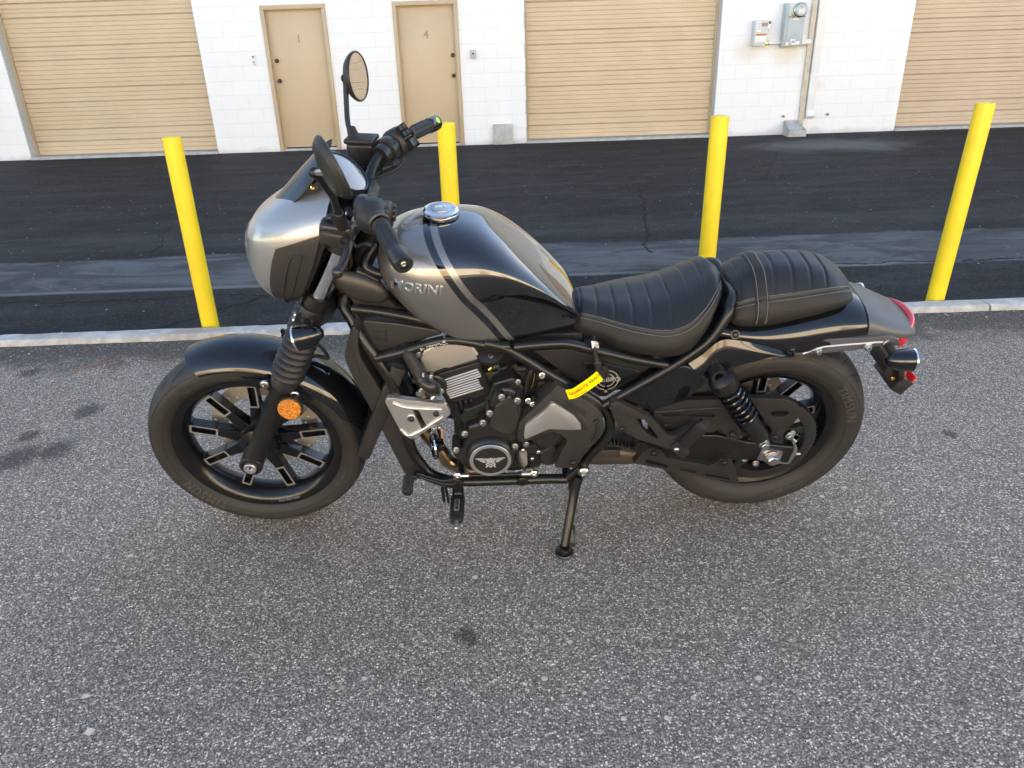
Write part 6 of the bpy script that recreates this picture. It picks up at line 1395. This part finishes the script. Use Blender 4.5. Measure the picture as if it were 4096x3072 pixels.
tube('guard_rail', [T('E',615,1030,-.141), T('E',960,1006,-.141), T('E',1190,1003,-.141)], .0035, 'plastic', gu, 8)
for p_, q_ in (((1077,1165),gu),((1325,1180),gu2),((682,1110),gu)):
    z_ = T('E',*p_,-.143); lathe('bolt_cup', [(.0135,0),(.0138,.002),(.0105,.002),(.010,-.001)], z_, (0,-1,0), 'plastic', q_, 22); bolt(z_, .0085, 'case_black', 'socket', parent=q_)
glow = [(488,1332),(535,1285),(575,1248),(600,1240),(652,1254),(668,1275),(682,1300),(940,1348),(985,1330),(1006,1305),(1072,1312),(1120,1455),(1055,1440),(840,1400),(640,1360)]
go = pl('belt_guard_lower', 'E', glow, -.150, .022, 'plastic', bike, r=.005, bev=.004, holes=[[(555,1318),(575,1312),(690,1345),(690,1360),(570,1335)],[(765,1360),(860,1378),(860,1392),(765,1375)],[(915,1390),(1050,1418),(1060,1432),(915,1406)]])
pl('guard_backing', 'E', [(540,1312),(700,1345),(1060,1415),(1060,1440),(700,1372),(545,1335)], -.138, .004, 'engine_dark', go, r=0, bev=0)
for p_ in ((616,1275),(1028,1332)):
    z_ = T('E',*p_,-.153); lathe('bolt_cup', [(.014,0),(.0142,.002),(.0108,.002),(.010,-.001)], z_, (0,-1,0), 'plastic', go, 22); bolt(z_, .0085, 'case_black', 'socket', parent=go)
# shock absorbers
for s in (-1, 1):
    a, b_ = T('H',545,490,-.165), T('H',905,1030,-.165)
    if s > 0: a.y, b_.y = -a.y, -b_.y
    e = empty('shock_absorber', a, bike); d = (b_-a); L_ = d.length; dn = d.normalized()
    lathe('top_eye', [(.012,-.016),(.02,-.016),(.02,.016),(.012,.016)], (0,0,0), (0,1,0), 'case_black', e, 24, closed=True)
    lathe('top_cap', [(.014,.005),(.030,.012),(.036,.020),(.0365,.052),(.034,.056),(.020,.056)], (0,0,0), dn, 'matte_black', e, 36)
    lathe('damper_body', [(.0205,.05),(.0205,L_*.62),(.0275,L_*.63),(.0275,L_*.66),(.0255,L_*.67),(.0245,L_*.94),(.018,L_*.965),(.012,L_)], (0,0,0), dn, 'matte_black', e, 36)
    a1 = dn.orthogonal().normalized(); a2 = dn.cross(a1); bm = bmesh.new(); turns = 6.6; n = 230; h0, h1 = .056, L_*.655
    add_tube(bm, [dn*(h0+(h1-h0)*k/n)+(a1*cos(2*pi*turns*k/n)+a2*sin(2*pi*turns*k/n))*.0298 for k in range(n+1)], .0056, 10); obj('spring', bm, 'gloss_black', e)
    for t in (.06, .36, .44): lathe('adjuster_ring', [(.0205,L_*t),(.0245,L_*t+.001),(.0245,L_*t+.006),(.0205,L_*t+.007)], (0,0,0), dn, 'case_black', e, 28)
    lathe('lower_eye', [(.009,-.014),(.018,-.014),(.018,.014),(.009,.014)], dn*L_, (0,1,0), 'case_black', e, 24, closed=True); bolt(dn*L_+V((0,s*.014,0)), .0155, 'zinc', 'hex', (0,s,0), e)
# ------------------------------------------------------------------ rear fender and cowl
RF = cr([(1.285,.742,.122,.712),(1.35,.738,.127,.690),(1.42,.740,.130,.668),(1.50,.752,.131,.652),(1.56,.762,.130,.655),(1.62,.764,.126,.668),(1.68,.754,.118,.684),(1.72,.738,.105,.690),(1.752,.716,.080,.690),(1.768,.700,.045,.690)], 8)
def rf(s, t):
    i = s*(len(RF)-1); k = min(int(i), len(RF)-2); f = i-k; x, zt, w_, ze = (a+(b-a)*f for a, b in zip(RF[k], RF[k+1])); q = t*2-1; a = abs(q)*pi/2
    y = w_*sin(a)**.85; z = ze+(zt-ze)*max(cos(a), 0)**.75; return V((x, y if q > 0 else -y, z))
rfen = grid('rear_fender', rf, 64, 56, 'gloss_black', bike, thick=.003, angle=50)
for x, y in ((1092,573),(1430,662)):
    h_ = bvh_of(rfen); p_, n__ = hit(h_,'E',x,y)
    if p_: lathe('bolt_cup', [(.012,-.001),(.012,.0015),(.009,.0015),(.0085,-.001)], p_, n__, 'case_black', rfen, 20); bolt(p_, .0078, 'case_black', 'dome', n__, rfen)
cu = cr([tuple(T('E',x,y,-.132)) for x, y in [(805,752),(900,690),(1000,612),(1100,606),(1270,640),(1440,690)]], 8)
cl = cr([tuple(T('E',x,y,-.146)) for x, y in [(905,852),(935,830),(985,800),(1080,765),(1250,722),(1445,696)]], 8)
def cowl(s, t, sg=1):
    i = s*(len(cu)-1); k = min(int(i), len(cu)-2); f = i-k; A_ = V(cu[k]).lerp(V(cu[k+1]), f); B_ = V(cl[k]).lerp(V(cl[k+1]), f); p = A_.lerp(B_, t)
    p.y -= .012*sin(pi*min(t*1.1, 1))*(1-s)**.5; return V((p.x, p.y*sg, p.z))
for sg in (1, -1): grid('rear_cowl', lambda s, t: cowl(s, t, sg), 48, 18, 'gloss_black', bike, thick=.004, angle=50)
fpn = [(402,966),(780,758),(815,760),(870,800),(905,852),(888,885),(830,942),(565,1048),(540,1045)]
for sg in (1, -1):
    o = plate('rear_side_panel', [V((p.x,p.y*sg,p.z)) for p in rnd(TL('E', fpn, -.150), .008, 3)], .03*sg, 'gloss_black', bike, bev=.010, seg=4)
    if sg > 0: z_ = T('E',523,1013,-.152); lathe('bolt_cup', [(.014,0),(.0142,.002),(.0108,.002),(.010,-.001)], z_, (0,-1,0), 'case_black', o, 22); bolt(z_, .009, 'case_black', 'socket', parent=o)
# inner fender around the tyre
def inf(s, t):
    a = radians(150-88*s); q = t*2-1; r = .345; return V((1.49+r*cos(a), .115*q, .32+r*sin(a)-.02*q*q))
grid('inner_fender', inf, 30, 10, 'plastic', bike, thick=.003)
# side strut with bright edge
st = [(1430,693),(1575,615),(1640,600),(1900,590),(1985,582),(2050,598),(2068,622),(2066,638),(1960,640),(1780,668),(1500,693)]
for sg in (1, -1):
    mir = lambda L: [V((p.x, p.y*sg, p.z)) for p in L]
    o = plate('fender_strut', mir(rnd(TL('E', st, -.128), .004, 2)), .022*sg, 'tail_grey', bike, bev=.004, seg=3)
    tube('strut_trim', mir(TL('E', [(1492,686),(1590,650),(1700,636),(1900,620),(1962,616)], -.1285)), .0026, 'bright_edge', o, 6, 4)
    for x, y in ((1582,668),(1874,645)):
        q = T('E',x,y,-.129); bolt(V((q.x,q.y*sg,q.z)), .0115, 'zinc', 'hex', (0,-sg,0), o)
# tail cover and tail light
TC = cr([(1.690,.752,.118,.690),(1.73,.736,.117,.684),(1.78,.712,.112,.674),(1.82,.694,.103,.664),(1.848,.680,.090,.655)], 6)
def tc(s, t):
    i = s*(len(TC)-1); k = min(int(i), len(TC)-2); f = i-k; x, zt, w_, ze = (a+(b-a)*f for a, b in zip(TC[k], TC[k+1])); q = t*2-1; a = abs(q)*pi/2
    y = w_*sin(a)**.8; z = ze+(zt-ze)*max(cos(a), 0)**.7; return V((x - .02*q*q*s, y if q > 0 else -y, z))
grid('tail_cover', tc, 24, 40, 'tail_grey', bike, thick=.004, angle=50)
def tl(s, t):
    q = s*2-1; w_ = .094; y = w_*q; x = 1.850-.046*abs(q)**2.6; zc_ = .676-.022*q*q; a = 2*pi*t
    return V((x+.012*cos(a), y, zc_+(.018+.006*q*q)*sin(a)))
def tl2(s, t): p = tl(s, t); k = min(s, 1-s); return p
bm = bmesh.new(); nn, mm = 40, 16; rings = [[bm.verts.new(tl(i/nn, j/mm)) for j in range(mm)] for i in range(nn+1)]
for A_, B_ in zip(rings, rings[1:]):
    for j in range(mm): bm.faces.new((A_[j],A_[(j+1)%mm],B_[(j+1)%mm],B_[j]))
bm.faces.new(rings[0]); bm.faces.new(rings[-1]); obj('tail_light', bm, 'red_lens', bike, angle=50)
# rear indicators, plate hanger, reflector
for s in (-1, 1):
    c = T('E',2105,722,-.168); st_ = T('E',1990,620,-.118)
    if s > 0: c.y, st_.y = -c.y, -st_.y
    e = indicator(c, (1,.0,-.04), [st_, c+V((-.035,0,.012))], lens='clear_lens')
    lathe('signal_boss', [(0,.006),(.014,.006),(.018,0),(.0185,-.012)], st_, (.45,.8*s,-.35), 'case_black', bike, 20); lathe('signal_washer', [(.0186,-.006),(.0196,-.004),(.0196,.001),(.0175,.002)], st_, (.45,.8*s,-.35), 'cover_silver', bike, 20)
hang = [(1935,650),(2010,655),(2030,720),(2045,800),(2095,840),(2060,902),(2035,890),(1970,800),(1990,770),(1975,700)]
o = plate('plate_hanger', rnd(TL('E', hang, -.050), .004, 2), .10, 'plastic', bike, bev=.003)
rr_ = T('E',2078,790,-.062); lathe('rear_reflector', [(0,.008),(.024,.007),(.0275,.004),(.0275,0)], rr_, (.93,-.32,.1), 'red_cells', o, 30); lathe('reflector_shell', [(0,-.012),(.02,-.012),(.029,-.002),(.0295,.002),(.0275,.003)], rr_, (.93,-.32,.1), 'plastic', o, 30)
bolt(T('E',2020,828,-.053), .0065, 'brass', 'socket', parent=o); bolt(T('E',1985,735,-.053), .0055, 'case_black', 'hex', parent=o)
q = T('E',2068,868,-.055); box('plate_foot', q+V((0,.05,0)), (.045,.12,.05), 'plastic', o, rot=Quaternion((0,1,0), radians(32)), bev=.004); box('plate_reflex', q+V((.0235,.05,.008)), (.005,.11,.045), 'red_lens', o, rot=Quaternion((0,1,0), radians(32)), bev=.001)
# passenger pegs
pb = [(352,988),(395,966),(470,1005),(552,1046),(582,1054),(640,1110),(692,1168),(735,1174),(800,1135),(868,1108),(880,1118),(860,1145),(765,1205),(745,1258),(690,1244),(520,1192),(415,1135),(372,1062)]
ph = [(508,1068),(552,1072),(640,1178),(632,1188),(600,1176),(545,1128)]
for sg in (1, -1):
    mir = lambda L: [V((p.x, p.y*sg, p.z)) for p in L]
    o = plate('peg_bracket', mir(rnd(TL('E', pb, -.178), .006, 3)), .022*sg, 'panel_grey', bike, bev=.006, seg=3, holes=[mir(rnd(TL('E', ph, -.178), .003, 2))])
    plate('bracket_facet', mir(rnd(TL('E', [(360,985),(398,972),(550,1052),(500,1066),(400,1050),(378,1040)], -.1795), .004, 2)), .006*sg, 'panel_grey', o, bev=.002)
    z_ = T('E',425,1132,-.180); z_.y *= sg; bolt(z_, .009, 'case_black', 'socket', (0,-sg,0), o)
    e = empty('passenger_peg', T('E',760,1245,-.19), bike); e.location.y *= sg; o_ = e.location
    A_, B_ = T('E',785,1222,-.195), T('E',918,1092,-.232); A_.y *= sg; B_.y *= sg
    bm = bmesh.new(); dv = B_-A_; dn = dv.normalized(); upv = V((0,-sg*.6,.8)); sx = dn.cross(upv).normalized(); nz = sx.cross(dn); rings = []
    for t, wd, th in ((0,.012,.010),(.05,.016,.013),(.3,.0175,.0135),(.75,.0185,.0145),(.92,.0175,.014),(1,.010,.009)):
        rings.append([bm.verts.new(A_-o_+dv*t+sx*(wd*(abs(cos(a))**.65)*(1 if cos(a) > 0 else -1))+nz*(th*(abs(sin(a))**.65)*(1 if sin(a) > 0 else -1))) for a in [2*pi*k/20 for k in range(20)]])
    for X_, Y_ in zip(rings, rings[1:]):
        for k in range(20): bm.faces.new((X_[k],X_[(k+1)%20],Y_[(k+1)%20],Y_[k]))
    bm.faces.new(rings[0]); bm.faces.new(rings[-1]); obj('peg_rubber', bm, 'rubber', e)
    plate('peg_clevis', [p-o_ for p in mir(rnd(TL('E', [(720,1228),(770,1200),(800,1235),(830,1262),(815,1290),(770,1305),(745,1280)], -.186), .005, 3))], .02*sg, 'plastic', e, bev=.004); q = T('E',745,1250,-.189); q.y *= sg; bolt(q-o_, .0085, 'zinc', 'dome', (0,-sg,0), e)
# inner structure seen through gaps
box('rear_brake_caliper', (1.44,.09,.44), (.07,.05,.05), 'cover_silver', bike, bev=.01)
# ------------------------------------------------------------------ battery lead and its yellow tag
q = [T('K',1190,60,-.150), T('K',1195,140,-.158), T('K',1210,240,-.160)]
tube('charging_lead', [T('K',1185,-10,-.13)]+q+[T('K',1235,340,-.162), T('K',1240,400,-.162)], [.004,.005,.005,.006,.009,.008], 'rubber', bike, 10, 5)
bm = bmesh.new(); add_plate(bm, rnd(TL('K',[(1153,45),(1240,60),(1248,132),(1165,138)],-.1605), .001, 2), (0,.001,0), 0); obj('lead_label', bm, 'white_print', bike)
text('lead_print', '100', .0135, T('K',1215,92,-.1612), T('K',1205,115,-.16)-T('K',1212,60,-.16), V((1,0,.1)), 'black_print', bike, extrude=.0002)
box('lead_plug', T('K',1240,355,-.165), (.020,.012,.030), 'rubber', bike, rot=Quaternion((0,1,0), radians(-15)), bev=.005, seg=3)
def TW(c, x, y, yy): return BIKE_M @ T(c, x, y, yy)
tg0 = TW('K',1300,440,-.168); tagE = tag(empty('battery_tag', tg0), 'yellow paper tag with red and black lettering hanging from the battery lead', 'tag')
R3 = BIKE_M.to_3x3()
L0_ = [T('K',1290,445,-.168), T('K',1150,560,-.176), T('K',1010,665,-.186), T('K',905,715,-.192), T('K',840,720,-.188)]      # centre line
ctr = cr([tuple(p) for p in [T('K',1265,480,-.168), T('K',1165,560,-.176), T('K',1050,640,-.184), T('K',940,705,-.190), T('K',848,722,-.187)]], 8)
def side_w(i): return .0165
def ribbon(s, t):
    i = s*(len(ctr)-1); k = min(int(i), len(ctr)-2); f = i-k; p = V(ctr[k]).lerp(V(ctr[k+1]), f); d = (V(ctr[k+1])-V(ctr[k])).normalized(); n = V((d.z,0,-d.x)).normalized(); n = n if n.z > 0 else -n
    return (BIKE_M @ (p+n*((t-.5)*2*.0165)))-tg0
tgp = grid('tag_strip', ribbon, 32, 6, 'tag_yellow', tagE, thick=.0006)
def on_tag(s_, txt, size, dt, m, sh=0, bold=0):
    bm = text_bm(txt, size, .00015, shear=sh, bold=bold); Ltot = sum((V(a)-V(b_)).length for a, b_ in zip(ctr, ctr[1:])); out = R3 @ V((0,-1,0))
    for v in bm.verts: v.co = ribbon(min(max(s_-v.co.x/Ltot, 0), 1), .5+(v.co.y+dt)/(2*.0165)) + out*(.0010+v.co.z)
    return obj('tag_lettering', bm, m, tagE, smooth=False, recalc=False)
on_tag(.15, 'READY', .0108, .003, 'black_print', 0, .0001); on_tag(.64, 'OptiMATE', .0128, .002, 'red_print', .1, .0003); on_tag(.62, 'battery charging', .0050, -.0105, 'black_print')
bm = bmesh.new(); add_plate(bm, rnd([(BIKE_M @ T('K',x,y,-.167))-tg0 for x, y in [(1215,440),(1260,380),(1330,355),(1375,385),(1375,470),(1340,520),(1290,520)]], .006, 3), R3 @ V((0,.002,0)), .0006); obj('tag_hook', bm, 'plastic', tagE)
bm = bmesh.new(); add_tube(bm, cr([tuple((BIKE_M @ T('K',x,y,-.170))-tg0) for x, y in [(1345,400),(1310,395),(1330,385),(1365,420),(1365,480),(1320,525)]], 5), .0028, 8); obj('tag_loop', bm, 'rubber', tagE)
